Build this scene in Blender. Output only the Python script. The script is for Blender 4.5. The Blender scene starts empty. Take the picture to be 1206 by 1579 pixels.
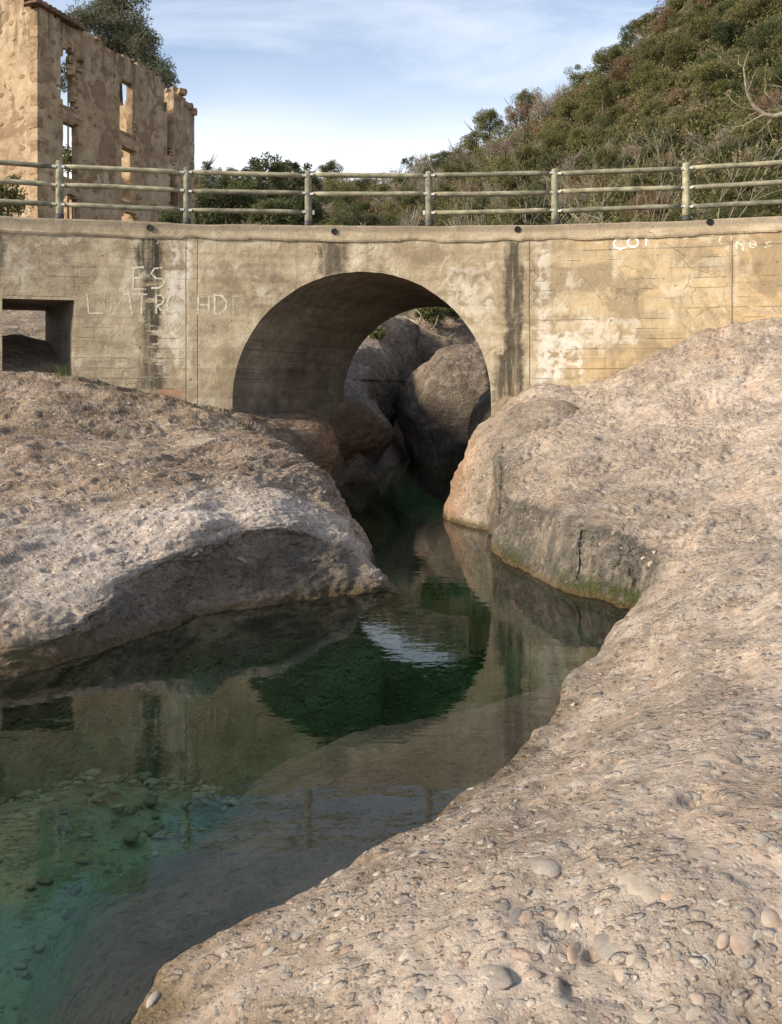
import bpy, math, random
import numpy as np
from mathutils import Vector, noise as mnoise

random.seed(7)
RNG = np.random.default_rng(11)
sc = bpy.context.scene
COL = sc.collection

# ------------------------------------------------------------------ camera, sky, sun, exposure
F, HC, YH, CX = 1277.0, 1.98, 600.0, 603.0      # measured on the photograph: focal length (px), eye height over the water, horizon row
cam = bpy.data.cameras.new('camera')
cam_o = bpy.data.objects.new('camera', cam); COL.objects.link(cam_o)
cam_o.location = (0, 0, HC); cam_o.rotation_euler = (math.radians(90), 0, 0)
cam.sensor_width = 36; cam.lens = 36 * F / 1579.0
cam.shift_y = -(789.5 - YH) / 1579.0
cam.clip_start = 0.05; cam.clip_end = 3000
sc.camera = cam_o

SUN_H = Vector((-0.90, -0.43, 0)).normalized()   # towards the sun, on the plan
SUN_EL = math.radians(26)
sun = bpy.data.lights.new('sun', 'SUN'); sun_o = bpy.data.objects.new('sun', sun); COL.objects.link(sun_o)
sun.energy = 2.3; sun.angle = math.radians(8); sun.color = (1.0, 0.86, 0.68)
sd = Vector((SUN_H.x * math.cos(SUN_EL), SUN_H.y * math.cos(SUN_EL), math.sin(SUN_EL)))
sun_o.rotation_euler = sd.to_track_quat('Z', 'Y').to_euler()
sun_o.location = (-30, -20, 40)

sc.view_settings.view_transform = 'Standard'; sc.view_settings.look = 'None'
sc.view_settings.gamma = 1; sc.view_settings.use_curve_mapping = False
sc.view_settings.exposure = 1.68


class NT:
    """small helper for writing node trees"""
    def __init__(s, tree): s.t = tree; s.t.nodes.clear()
    def n(s, kind, props=None, **ins):
        nd = s.t.nodes.new(kind)
        for k, v in (props or {}).items(): setattr(nd, k, v)
        for k, v in ins.items(): s.put(nd, k, v)
        return nd
    def put(s, nd, k, v):
        key = int(k[1:]) if (k[0] == 'i' and k[1:].isdigit()) else k.replace('_', ' ')
        sock = nd.inputs[key]
        if hasattr(v, 'is_linked') or hasattr(v, 'links'): s.t.links.new(v, sock)
        elif isinstance(v, bpy.types.Node): s.t.links.new(v.outputs[0], sock)
        else: sock.default_value = v
    def m(s, op, a, b=0.0, c=None, clamp=False):
        nd = s.n('ShaderNodeMath', {'operation': op, 'use_clamp': clamp}, i0=a, i1=b)
        if c is not None: s.put(nd, 'i2', c)
        return nd.outputs[0]
    def mix(s, f, a, b, mode='MIX'):
        nd = s.n('ShaderNodeMix', {'data_type': 'RGBA', 'blend_type': mode, 'clamp_factor': True})
        for key, v in ((0, f), (6, a), (7, b)):
            if hasattr(v, 'links'): s.t.links.new(v, nd.inputs[key])
            else: nd.inputs[key].default_value = v if key == 0 or len(v) == 4 else (*v, 1)
        return nd.outputs[2]
    def ramp(s, f, stops, mode='LINEAR'):
        nd = s.n('ShaderNodeValToRGB', None, Fac=f); cr = nd.color_ramp; cr.interpolation = mode
        while len(cr.elements) < len(stops): cr.elements.new(0.5)
        for e, (p, c) in zip(cr.elements, stops):
            e.position = p; e.color = (*c, 1) if len(c) == 3 else c
        return nd.outputs[0]
    def rng(s, v, a, b, c=0.0, d=1.0, smooth=True):
        nd = s.n('ShaderNodeMapRange', {'interpolation_type': 'SMOOTHSTEP' if smooth else 'LINEAR'}, i0=v, i1=a, i2=b, i3=c, i4=d)
        return nd.outputs[0]
    def noise(s, vec, scale, detail=4, rough=0.55, dist=0.0):
        return s.n('ShaderNodeTexNoise', None, Vector=vec, Scale=scale, Detail=detail, Roughness=rough, Distortion=dist).outputs[0]
    def vscale(s, vec, sx, sy, sz, rz=0.0):
        return s.n('ShaderNodeMapping', None, Vector=vec, Scale=(sx, sy, sz), Rotation=(0, 0, rz)).outputs[0]


world = bpy.data.worlds.new('World'); sc.world = world; world.use_nodes = True
w = NT(world.node_tree)
sky = w.n('ShaderNodeTexSky', {'sky_type': 'NISHITA', 'sun_disc': False, 'sun_elevation': SUN_EL,
                               'sun_rotation': math.atan2(SUN_H.x, SUN_H.y), 'air_density': 1.0, 'dust_density': 0.6, 'ozone_density': 2.0})
gen = w.n('ShaderNodeTexCoord').outputs['Generated']
sep = w.n('ShaderNodeSeparateXYZ', None, Vector=gen)
up = w.m('MAXIMUM', sep.outputs[2], 0.02)
# thin streaked cloud sheet high over the valley
cv = w.n('ShaderNodeCombineXYZ', None, X=w.m('DIVIDE', sep.outputs[0], w.m('ADD', up, 0.25)), Y=w.m('DIVIDE', sep.outputs[1], w.m('ADD', up, 0.25)), Z=0.0).outputs[0]
c1 = w.noise(w.vscale(cv, 0.8, 2.4, 1, 0.5), 1.1, 7, 0.6, 0.5)
c2 = w.noise(w.vscale(cv, 1, 1.5, 1, 0.2), 0.55, 3, 0.5)
cl = w.m('ADD', w.m('MULTIPLY', c1, 0.55), w.m('MULTIPLY', c2, 0.45))
cl = w.rng(cl, 0.40, 0.62)
low = w.rng(w.m('ADD', sep.outputs[2], w.m('MULTIPLY', w.m('SUBTRACT', c2, 0.5), 0.35)), 0.20, 0.43, 1.0, 0.0)        # clouds pile up towards the horizon
cl = w.m('MAXIMUM', w.m('MULTIPLY_ADD', cl, 0.50, 0.03), w.m('MULTIPLY', low, w.m('MULTIPLY_ADD', c1, 0.5, 0.68), None, True))
skyc = w.mix(cl, sky.outputs[0], (6.2, 6.4, 6.7))
bg = w.n('ShaderNodeBackground', None, Color=skyc, Strength=0.066)
w.n('ShaderNodeOutputWorld', None, Surface=bg.outputs[0])


# ------------------------------------------------------------------ maths helpers
def P(px, py, Y): return np.array([(px - CX) * Y / F, Y, HC - (py - YH) * Y / F])
def W(px, py, Z=0.0):
    Y = F * (HC - Z) / (py - YH); return np.array([(px - CX) * Y / F, Y, Z])


def _hash(ix, iy, iz, seed):
    h = (ix.astype(np.uint32) * np.uint32(374761393)) ^ (iy.astype(np.uint32) * np.uint32(668265263)) ^ (iz.astype(np.uint32) * np.uint32(2147483647 - 12345)) ^ np.uint32((seed * 974634777) & 0xffffffff)
    h = (h ^ (h >> np.uint32(13))) * np.uint32(1274126177)
    h = (h ^ (h >> np.uint32(16))) * np.uint32(2246822519)
    return (h ^ (h >> np.uint32(13))).astype(np.float64) / 4294967295.0


def vnoise(p, scale, seed=0):
    with np.errstate(over='ignore'):
        q = p * scale; q0 = np.floor(q); f = q - q0; i = q0.astype(np.int64)
        f = f * f * f * (f * (f * 6 - 15) + 10)
        out = 0
        for dx in (0, 1):
            for dy in (0, 1):
                for dz in (0, 1):
                    wgt = (f[:, 0] if dx else 1 - f[:, 0]) * (f[:, 1] if dy else 1 - f[:, 1]) * (f[:, 2] if dz else 1 - f[:, 2])
                    out = out + wgt * _hash(i[:, 0] + dx, i[:, 1] + dy, i[:, 2] + dz, seed)
        return out * 2 - 1


ROT = np.array([[0.36, 0.48, -0.8], [-0.8, 0.6, 0.0], [0.48, 0.64, 0.6]])
def fbm(p, scale, octv=4, seed=0, gain=0.5):
    out = 0; a = 1.0; q = p.copy()
    for k in range(octv):
        out = out + a * vnoise(q, scale, seed + k); q = q @ ROT.T; scale *= 2.03; a *= gain
    return out


def worley(p, scale, seed=0):
    """distance to the nearest feature point, and that point's random number"""
    with np.errstate(over='ignore'):
        q = p * scale; i = np.floor(q).astype(np.int64); best = np.full(len(p), 9.0); rid = np.zeros(len(p))
        for dx in (-1, 0, 1):
            for dy in (-1, 0, 1):
                for dz in (-1, 0, 1):
                    c = i + (dx, dy, dz)
                    fx = c[:, 0] + _hash(c[:, 0], c[:, 1], c[:, 2], seed); fy = c[:, 1] + _hash(c[:, 0], c[:, 1], c[:, 2], seed + 1)
                    fz = c[:, 2] + _hash(c[:, 0], c[:, 1], c[:, 2], seed + 2)
                    d = (fx - q[:, 0]) ** 2 + (fy - q[:, 1]) ** 2 + (fz - q[:, 2]) ** 2
                    s_ = d < best; best[s_] = d[s_]; rid[s_] = _hash(c[s_, 0], c[s_, 1], c[s_, 2], seed + 3)
        return np.sqrt(best), rid


def interp(C, counts):
    """cubic Hermite through control rows C[n, m, 3] with chord-length tangents"""
    C = np.asarray(C, float); n = len(C)
    h = np.maximum(np.linalg.norm(C[1:] - C[:-1], axis=-1, keepdims=True), 1e-4)
    s_ = (C[1:] - C[:-1]) / h
    T = np.empty_like(C); T[0] = s_[0]; T[-1] = s_[-1]
    T[1:-1] = (s_[:-1] * h[1:] + s_[1:] * h[:-1]) / (h[1:] + h[:-1])
    out = []
    for i in range(n - 1):
        k = counts[i] if hasattr(counts, '__len__') else counts
        t = np.linspace(0, 1, k, endpoint=False)[:, None, None]
        if i == n - 2: t = np.linspace(0, 1, k + 1)[:, None, None]
        out.append((2 * t**3 - 3 * t**2 + 1) * C[i] + (t**3 - 2 * t**2 + t) * h[i] * T[i] + (-2 * t**3 + 3 * t**2) * C[i + 1] + (t**3 - t**2) * h[i] * T[i + 1])
    return np.concatenate(out, 0)


def grid_normals(G):
    a = np.gradient(G, axis=0); b = np.gradient(G, axis=1)
    n_ = np.cross(a, b); n_ /= np.maximum(np.linalg.norm(n_, axis=-1, keepdims=True), 1e-9)
    return n_


def grid_faces(n, m):
    i = np.arange(n - 1)[:, None] * m + np.arange(m - 1)[None, :]
    return np.stack([i, i + m, i + m + 1, i + 1], -1).reshape(-1, 4)


# ------------------------------------------------------------------ object helpers
def mesh_from(name, V, Fq, mat=None, smooth=True, attrs=None):
    me = bpy.data.meshes.new(name)
    V = np.asarray(V, dtype=np.float32)
    me.vertices.add(len(V)); me.vertices.foreach_set('co', V.ravel())
    if isinstance(Fq, np.ndarray):
        k = Fq.shape[1]; nf = len(Fq)
        me.loops.add(nf * k); me.loops.foreach_set('vertex_index', Fq.astype(np.int32).ravel())
        me.polygons.add(nf); me.polygons.foreach_set('loop_start', np.arange(0, nf * k, k, dtype=np.int32))
    else:
        tot = np.array([len(f) for f in Fq], dtype=np.int32); nf = len(Fq)
        me.loops.add(int(tot.sum())); me.loops.foreach_set('vertex_index', np.concatenate([np.asarray(f) for f in Fq]).astype(np.int32))
        me.polygons.add(nf); me.polygons.foreach_set('loop_start', np.concatenate([[0], np.cumsum(tot)[:-1]]).astype(np.int32))
    me.polygons.foreach_set('use_smooth', np.full(nf, smooth))
    for an, av in (attrs or {}).items():
        a = me.attributes.new(an, 'FLOAT', 'POINT'); a.data.foreach_set('value', np.asarray(av, dtype=np.float32))
    me.update(calc_edges=True)
    me.validate()
    if mat: me.materials.append(mat)
    return me


class MB:
    """collects boxes, tubes, leaves; build() links them as ONE mesh object"""
    def __init__(s): s.v = []; s.f = []
    def add(s, V, Fs):
        o = len(s.v); s.v.extend([tuple(map(float, p)) for p in V]); s.f.extend([tuple(int(i) + o for i in f) for f in Fs])
    def box(s, c, size, rz=0.0, jit=0.0, bev=0.0):
        x, y, z = [a / 2 for a in size]; pts = []
        for dz in (-z, z):
            for dx, dy in ((-x, -y), (x, -y), (x, y), (-x, y)):
                dx += random.uniform(-jit, jit); dy += random.uniform(-jit, jit); ez = dz + random.uniform(-jit, jit)
                pts.append((c[0] + dx * math.cos(rz) - dy * math.sin(rz), c[1] + dx * math.sin(rz) + dy * math.cos(rz), c[2] + ez))
        s.add(pts, [(3, 2, 1, 0), (4, 5, 6, 7), (0, 1, 5, 4), (1, 2, 6, 5), (2, 3, 7, 6), (3, 0, 4, 7)])
    def tube(s, pts, rad, sides=8, cap=True):
        pts = [Vector(p) for p in pts]; n = len(pts)
        if not hasattr(rad, '__len__'): rad = [rad] * n
        V = []; ref = None
        for i, p in enumerate(pts):
            d = (pts[min(i + 1, n - 1)] - pts[max(i - 1, 0)]).normalized()
            if ref is None:
                ref = d.orthogonal().normalized()
            ref = (ref - d * ref.dot(d)).normalized(); o = d.cross(ref)
            for k in range(sides):
                a = 2 * math.pi * k / sides
                V.append(p + (ref * math.cos(a) + o * math.sin(a)) * rad[i])
        Fs = [(i * sides + k, i * sides + (k + 1) % sides, (i + 1) * sides + (k + 1) % sides, (i + 1) * sides + k) for i in range(n - 1) for k in range(sides)]
        if cap:
            Fs.append(tuple(range(sides))[::-1]); Fs.append(tuple((n - 1) * sides + k for k in range(sides)))
        s.add(V, Fs)
    def build(s, name, mat, parent=None, smooth=False, data_only=False):
        me = mesh_from(name, np.array(s.v), s.f, mat, smooth)
        return me if data_only else link(name, me, parent)


def link(name, me, parent=None, loc=None):
    o = bpy.data.objects.new(name, me); COL.objects.link(o)
    if parent is not None:
        o.parent = parent
        # meshes are written in world coordinates: undo the parent's own offset
        o.location = (0, 0, 0) if loc is None else loc
        if loc is None: o.matrix_parent_inverse = wm(parent).inverted()
    elif loc is not None: o.location = loc
    return o


def wm(o):
    from mathutils import Matrix
    m = Matrix.LocRotScale(o.location, o.rotation_euler, o.scale)
    if o.parent: m = wm(o.parent) @ o.matrix_parent_inverse @ m
    return m


def empty(name, loc, label, cat, group=None):
    o = bpy.data.objects.new(name, None); COL.objects.link(o); o.location = loc; o.empty_display_size = 0.2
    tag(o, label, cat, group); return o


def tag(o, label=None, cat=None, group=None, kind=None):
    if label: o['label'] = label
    if cat: o['category'] = cat
    if group: o['group'] = group
    if kind: o['kind'] = kind
    return o


# ------------------------------------------------------------------ materials
def new_mat(name):
    m = bpy.data.materials.new(name); m.use_nodes = True
    return m, NT(m.node_tree)


def finish(t, color, rough=0.9, bump=None, spec=0.25, dist=1.0, strength=1.0, alpha=None):
    b = t.n('ShaderNodeBsdfPrincipled', None, Base_Color=color, Roughness=rough)
    b.inputs['Specular IOR Level'].default_value = spec
    if bump is not None:
        bn = t.n('ShaderNodeBump', None, Height=bump, Strength=strength, Distance=dist)
        t.t.links.new(bn.outputs[0], b.inputs['Normal'])
    if alpha is not None: t.put(b, 'Alpha', alpha)
    t.n('ShaderNodeOutputMaterial', None, Surface=b.outputs[0])
    return b


PEB = [(0.0, (0.22, 0.20, 0.18)), (0.16, (0.34, 0.30, 0.25)), (0.3, (0.42, 0.36, 0.28)), (0.42, (0.17, 0.165, 0.165)), (0.54, (0.45, 0.41, 0.35)),
       (0.66, (0.36, 0.25, 0.18)), (0.76, (0.28, 0.27, 0.255)), (0.85, (0.52, 0.48, 0.42)), (0.94, (0.42, 0.27, 0.20))]


def rock_mat(name, dark=(0.12, 0.085, 0.058), mid=(0.285, 0.222, 0.162), lite=(0.44, 0.37, 0.295), gain=1.0, bump=1.0, algae=True, tint=None):
    m, t = new_mat(name)
    pos = t.n('ShaderNodeNewGeometry').outputs['Position']
    wob = t.n('ShaderNodeTexNoise', None, Vector=pos, Scale=6.0, Detail=3.0).outputs['Color']
    pv = t.n('ShaderNodeVectorMath', {'operation': 'MULTIPLY_ADD'}, i0=wob, i1=(0.05, 0.05, 0.05), i2=pos).outputs[0]
    flow = t.vscale(pv, 1.0, 2.2, 2.2, -0.75)                    # bedding runs with the gorge
    n1 = t.noise(pos, 0.55, 5, 0.6); n2 = t.noise(flow, 3.2, 8, 0.65); n3 = t.noise(pv, 24.0, 8, 0.7); n4 = t.noise(pv, 95.0, 4, 0.7)
    v = t.m('ADD', t.m('MULTIPLY', n1, 0.45), t.m('ADD', t.m('MULTIPLY', n2, 0.35), t.m('MULTIPLY', n3, 0.20)))
    col = t.ramp(v, [(0.30, dark), (0.48, mid), (0.64, lite)])
    stk = t.rng(t.noise(t.vscale(pos, .5, 3.2, 3.2, -0.75), 1.6, 6, 0.65), 0.42, 0.66)
    col = t.mix(t.m('MULTIPLY', stk, 0.5), col, t.mix(n3, (0.37, 0.305, 0.25), (0.55, 0.48, 0.42)))
    brn = t.rng(t.noise(flow, 1.7, 6, 0.7), 0.50, 0.64)
    col = t.mix(t.m('MULTIPLY', brn, 0.6), col, t.mix(n3, (0.13, 0.09, 0.055), (0.27, 0.20, 0.135)))
    warm = t.rng(t.noise(pos, 1.1, 4, 0.6), 0.52, 0.72)
    col = t.mix(t.m('MULTIPLY', warm, 0.55), col, t.mix(1.0, col, (1.12, 0.93, 0.76), 'MULTIPLY'))
    h = t.m('ADD', t.m('MULTIPLY', n2, 0.05), t.m('ADD', t.m('MULTIPLY', n3, 0.022), t.m('MULTIPLY', n4, 0.006)))
    zone = t.rng(t.noise(pos, 1.7, 3, 0.6), 0.36, 0.60)           # where stones crowd and where the cement covers them
    for sc_, amp, keep, vec in ((9.0, 0.020, 0.62, flow), (21.0, 0.0115, 0.42, pv), (48.0, 0.0055, 0.30, pv)):
        vo = t.n('ShaderNodeTexVoronoi', None, Vector=vec, Scale=sc_, Randomness=1.0)
        cs = t.n('ShaderNodeSeparateColor', None, Color=vo.outputs['Color'])
        size = t.m('MULTIPLY_ADD', cs.outputs[0], 0.30, 0.16)
        inside = t.rng(t.m('SUBTRACT', vo.outputs['Distance'], size), 0.05, -0.02)
        ex = t.m('GREATER_THAN', t.m('ADD', cs.outputs[1], t.m('MULTIPLY', zone, 0.35)), keep + 0.12)
        mk = t.m('MULTIPLY', inside, ex)
        dome = t.m('SUBTRACT', 1.0, t.m('POWER', t.m('DIVIDE', vo.outputs['Distance'], t.m('ADD', size, 0.05)), 2.0), clamp=True)
        h = t.m('ADD', h, t.m('MULTIPLY', t.m('MULTIPLY', mk, t.m('ADD', dome, 0.35)), amp))
        pc = t.ramp(cs.outputs[2], PEB, 'CONSTANT')
        pc = t.mix(t.m('MULTIPLY', n3, 0.5), pc, t.mix(1.0, pc, (0.7, 0.68, 0.65), 'MULTIPLY'))
        rim = t.m('MULTIPLY', ex, t.m('MULTIPLY', t.rng(t.m('SUBTRACT', vo.outputs['Distance'], size), 0.11, 0.045), t.m('SUBTRACT', 1.0, inside)))
        col = t.mix(t.m('MULTIPLY', rim, 0.45), col, t.mix(1.0, col, (0.50, 0.45, 0.40), 'MULTIPLY'))
        col = t.mix(t.m('MULTIPLY', mk, 0.62), col, pc)
    h = t.m('MULTIPLY', h, t.rng(zone, 0.1, 0.9, 0.55, 1.15))
    pits = t.rng(t.noise(flow, 13.0, 5, 0.7), 0.385, 0.29)
    col = t.mix(t.m('MULTIPLY', pits, 0.75), col, (0.08, 0.06, 0.042))
    wide = t.rng(t.noise(pos, .8, 6, 0.65), 0.50, 0.66)
    col = t.mix(t.m('MULTIPLY', wide, 0.42), col, t.mix(1.0, col, (0.62, 0.60, 0.60), 'MULTIPLY'))
    h = t.m('SUBTRACT', h, t.m('MULTIPLY', pits, 0.02))
    # biofilm streaks and painted face shade as one dark tone (vertex attribute), pale washed areas
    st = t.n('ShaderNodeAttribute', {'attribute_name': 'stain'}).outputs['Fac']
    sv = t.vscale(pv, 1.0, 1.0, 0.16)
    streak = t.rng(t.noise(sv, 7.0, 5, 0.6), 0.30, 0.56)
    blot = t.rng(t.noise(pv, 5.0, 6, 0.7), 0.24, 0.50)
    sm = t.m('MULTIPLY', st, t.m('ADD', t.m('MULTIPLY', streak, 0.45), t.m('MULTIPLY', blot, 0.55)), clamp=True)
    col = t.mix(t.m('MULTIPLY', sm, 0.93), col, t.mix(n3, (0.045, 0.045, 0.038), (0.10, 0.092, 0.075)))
    pl = t.n('ShaderNodeAttribute', {'attribute_name': 'pale'}).outputs['Fac']
    col = t.mix(t.m('MULTIPLY', pl, t.rng(n3, 0.35, 0.65, 0.25, 0.85), None, True), col, (0.56, 0.495, 0.44))
    og = t.n('ShaderNodeAttribute', {'attribute_name': 'orange'}).outputs['Fac']
    col = t.mix(t.m('MULTIPLY', og, t.rng(n2, 0.3, 0.6, 0.4, 0.85)), col, t.mix(n3, (0.19, 0.095, 0.045), (0.42, 0.25, 0.145)))
    ms = t.n('ShaderNodeAttribute', {'attribute_name': 'moss'}).outputs['Fac']
    mm = t.m('MULTIPLY', ms, t.rng(t.noise(pv, 9.0, 5, 0.7), 0.40, 0.52), clamp=True)
    col = t.mix(mm, col, t.mix(t.noise(pv, 40, 3, 0.6), (0.03, 0.04, 0.012), (0.10, 0.12, 0.035)))
    h = t.m('ADD', h, t.m('MULTIPLY', mm, t.m('MULTIPLY', n4, 0.03)))
    z = t.n('ShaderNodeSeparateXYZ', None, Vector=pos).outputs[2]
    if algae:
        zz = t.m('ADD', z, t.m('MULTIPLY', t.noise(pv, 5.0, 5, 0.7), -0.14))
        wet = t.rng(zz, 0.03, -0.055)
        col = t.mix(t.m('MULTIPLY', wet, 0.85), col, t.mix(t.noise(pv, 14.0, 5, 0.7), (0.05, 0.03, 0.012), (0.17, 0.12, 0.05)))
        under = t.rng(z, 0.0, -0.03)
        silt = t.mix(t.noise(pv, 7.0, 6, 0.6), (0.25, 0.165, 0.09), (0.46, 0.34, 0.21))
        col = t.mix(t.m('MULTIPLY', under, 0.85), col, silt)
        deep = t.rng(z, -0.22, -0.62)
        col = t.mix(t.m('MULTIPLY', deep, 0.9), col, t.mix(t.noise(pv, 9.0, 6, 0.7), (0.13, 0.21, 0.10), (0.42, 0.52, 0.30)))
    if tint: col = t.mix(1.0, col, tint, 'MULTIPLY')
    rough = t.rng(z, 0.0, 0.06, 0.45, 0.92) if algae else 0.92
    finish(t, col, rough, h, 0.3, bump)
    m['kind'] = 'rock'
    return m


def plain_mat(name, c0, c1, scale=6.0, rough=0.85, bump=0.004, spec=0.3, stretch=(1, 1, 1), ctr=(0.35, 0.65), objrand=0.0, metal=0.0):
    m, t = new_mat(name)
    pos = t.n('ShaderNodeNewGeometry').outputs['Position']
    pv = t.vscale(pos, *stretch)
    n_ = t.noise(pv, scale, 8, 0.65)
    col = t.ramp(n_, [(ctr[0], c0), (ctr[1], c1)])
    if objrand:
        r = t.n('ShaderNodeObjectInfo').outputs['Random']
        col = t.mix(1.0, col, t.mix(r, (1 - objrand, 1 - objrand, 1 - objrand * .9), (1 + objrand, 1 + objrand * .8, 1 + objrand * .6)), 'MULTIPLY')
    b = finish(t, col, rough, n_, spec, bump)
    b.inputs['Metallic'].default_value = metal
    return m


def pebble_mat():
    m, t = new_mat('pebble_stone')
    pos = t.n('ShaderNodeNewGeometry').outputs['Position']
    geo = t.n('ShaderNodeNewGeometry')
    r = t.m('FRACT', t.m('ADD', t.n('ShaderNodeObjectInfo').outputs['Random'], geo.outputs['Random Per Island']))
    n_ = t.noise(pos, 40, 6, 0.7)
    col = t.ramp(r, PEB, 'CONSTANT')
    col = t.mix(0.5, col, (0.27, 0.23, 0.18))
    col = t.mix(t.rng(n_, 0.4, 0.62, 0.0, 0.5), col, t.mix(1.0, col, (0.62, 0.58, 0.52), 'MULTIPLY'))
    z = t.n('ShaderNodeSeparateXYZ', None, Vector=pos).outputs[2]
    dust = t.rng(t.noise(pos, 12, 4, 0.6), 0.45, 0.6)
    col = t.mix(t.m('MULTIPLY', dust, 0.45), col, (0.37, 0.33, 0.28))
    col = t.mix(t.rng(z, 0.0, -0.05, 0.0, 0.75), col, t.mix(r, (0.09, 0.12, 0.055), (0.33, 0.35, 0.20)))
    finish(t, col, 0.8, n_, 0.35, 0.004)
    return m


def leaf_mat(name, stops, rough=0.7, trans=0.35, vary=0.35):
    m, t = new_mat(name)
    geo = t.n('ShaderNodeNewGeometry'); pos = geo.outputs['Position']
    ri = geo.outputs['Random Per Island']; ro = t.n('ShaderNodeObjectInfo').outputs['Random']
    f = t.m('ADD', t.m('MULTIPLY', ri, 0.45), t.m('ADD', t.m('MULTIPLY', ro, vary), t.m('MULTIPLY', t.noise(pos, 0.9, 2, 0.5), 0.25)))
    col = t.ramp(f, stops)
    b = t.n('ShaderNodeBsdfPrincipled', None, Base_Color=col, Roughness=rough); b.inputs['Specular IOR Level'].default_value = 0.2
    tr = t.n('ShaderNodeBsdfTranslucent', None, Color=col)
    mx = t.n('ShaderNodeMixShader', None, i0=trans, i1=b.outputs[0], i2=tr.outputs[0])
    t.n('ShaderNodeOutputMaterial', None, Surface=mx.outputs[0])
    return m


M = {}
M['rock'] = rock_mat('conglomerate_rock')
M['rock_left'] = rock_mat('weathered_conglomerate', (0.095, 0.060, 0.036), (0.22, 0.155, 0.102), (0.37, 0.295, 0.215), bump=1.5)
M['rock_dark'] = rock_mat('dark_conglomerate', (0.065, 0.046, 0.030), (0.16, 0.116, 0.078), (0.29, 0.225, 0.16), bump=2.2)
M['pebble'] = pebble_mat()
M['wood'] = plain_mat('weathered_green_wood', (0.115, 0.115, 0.08), (0.33, 0.315, 0.225), 9.0, 0.85, 0.008, 0.2, (.5, 1.5, .8), (0.34, 0.66), 0.22)
M['sleeve'] = plain_mat('dark_post_sleeve', (0.03, 0.03, 0.03), (0.07, 0.065, 0.06), 14, 0.6, 0.002)
M['zinc'] = plain_mat('zinc_bracket', (0.45, 0.44, 0.40), (0.75, 0.73, 0.68), 30, 0.45, 0.001, 0.5, metal=0.3)
M['black'] = plain_mat('black_pipe', (0.008, 0.008, 0.008), (0.02, 0.018, 0.016), 20, 0.7, 0.001)
M['tile'] = plain_mat('old_clay_tile', (0.09, 0.06, 0.045), (0.26, 0.17, 0.12), 5, 0.9, 0.006, 0.2, (1, 1, 1), (0.35, 0.65), 0.25)
M['ruin_stone'] = plain_mat('ruin_sandstone', (0.17, 0.11, 0.065), (0.36, 0.26, 0.16), 4, 0.92, 0.02, 0.2, (1, 1, 1), (0.35, 0.62), 0.2)
M['bark'] = plain_mat('bark', (0.05, 0.04, 0.03), (0.15, 0.12, 0.09), 8, 0.95, 0.02, 0.1, (1, 1, 0.3))
M['pale_bark'] = plain_mat('pale_bark', (0.16, 0.14, 0.10), (0.36, 0.32, 0.25), 8, 0.9, 0.01, 0.2)
M['scree'] = plain_mat('dirt_ground', (0.10, 0.08, 0.055), (0.24, 0.19, 0.14), 3, 0.95, 0.05, 0.1)
M['hillsoil'] = plain_mat('hill_soil', (0.03, 0.03, 0.015), (0.10, 0.085, 0.05), 0.6, 0.95, 0.3, 0.1)
M['oak'] = leaf_mat('olive_foliage', [(0.15, (0.05, 0.058, 0.02)), (0.5, (0.12, 0.122, 0.045)), (0.85, (0.22, 0.205, 0.085))])
M['dark'] = leaf_mat('dark_foliage', [(0.15, (0.035, 0.045, 0.02)), (0.5, (0.075, 0.09, 0.038)), (0.85, (0.14, 0.15, 0.065))])
M['brown'] = leaf_mat('dead_leaf_foliage', [(0.15, (0.09, 0.06, 0.035)), (0.5, (0.19, 0.125, 0.075)), (0.85, (0.30, 0.21, 0.13))])
M['twig'] = leaf_mat('bare_twigs', [(0.15, (0.11, 0.088, 0.068)), (0.5, (0.20, 0.165, 0.13)), (0.85, (0.32, 0.275, 0.22))], trans=0.0)
M['pine'] = leaf_mat('pine_needles', [(0.15, (0.07, 0.08, 0.045)), (0.5, (0.145, 0.15, 0.09)), (0.85, (0.26, 0.25, 0.165))])
M['grass'] = leaf_mat('grass_blades', [(0.15, (0.05, 0.07, 0.02)), (0.5, (0.10, 0.12, 0.04)), (0.85, (0.25, 0.22, 0.11))])


# concrete of the bridge: board marks, lime runs, black drips under the drains
def XW(px): return (px - CX) * 13.45 / F
def ZW(py): return HC + (YH - py) * 13.45 / F


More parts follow.
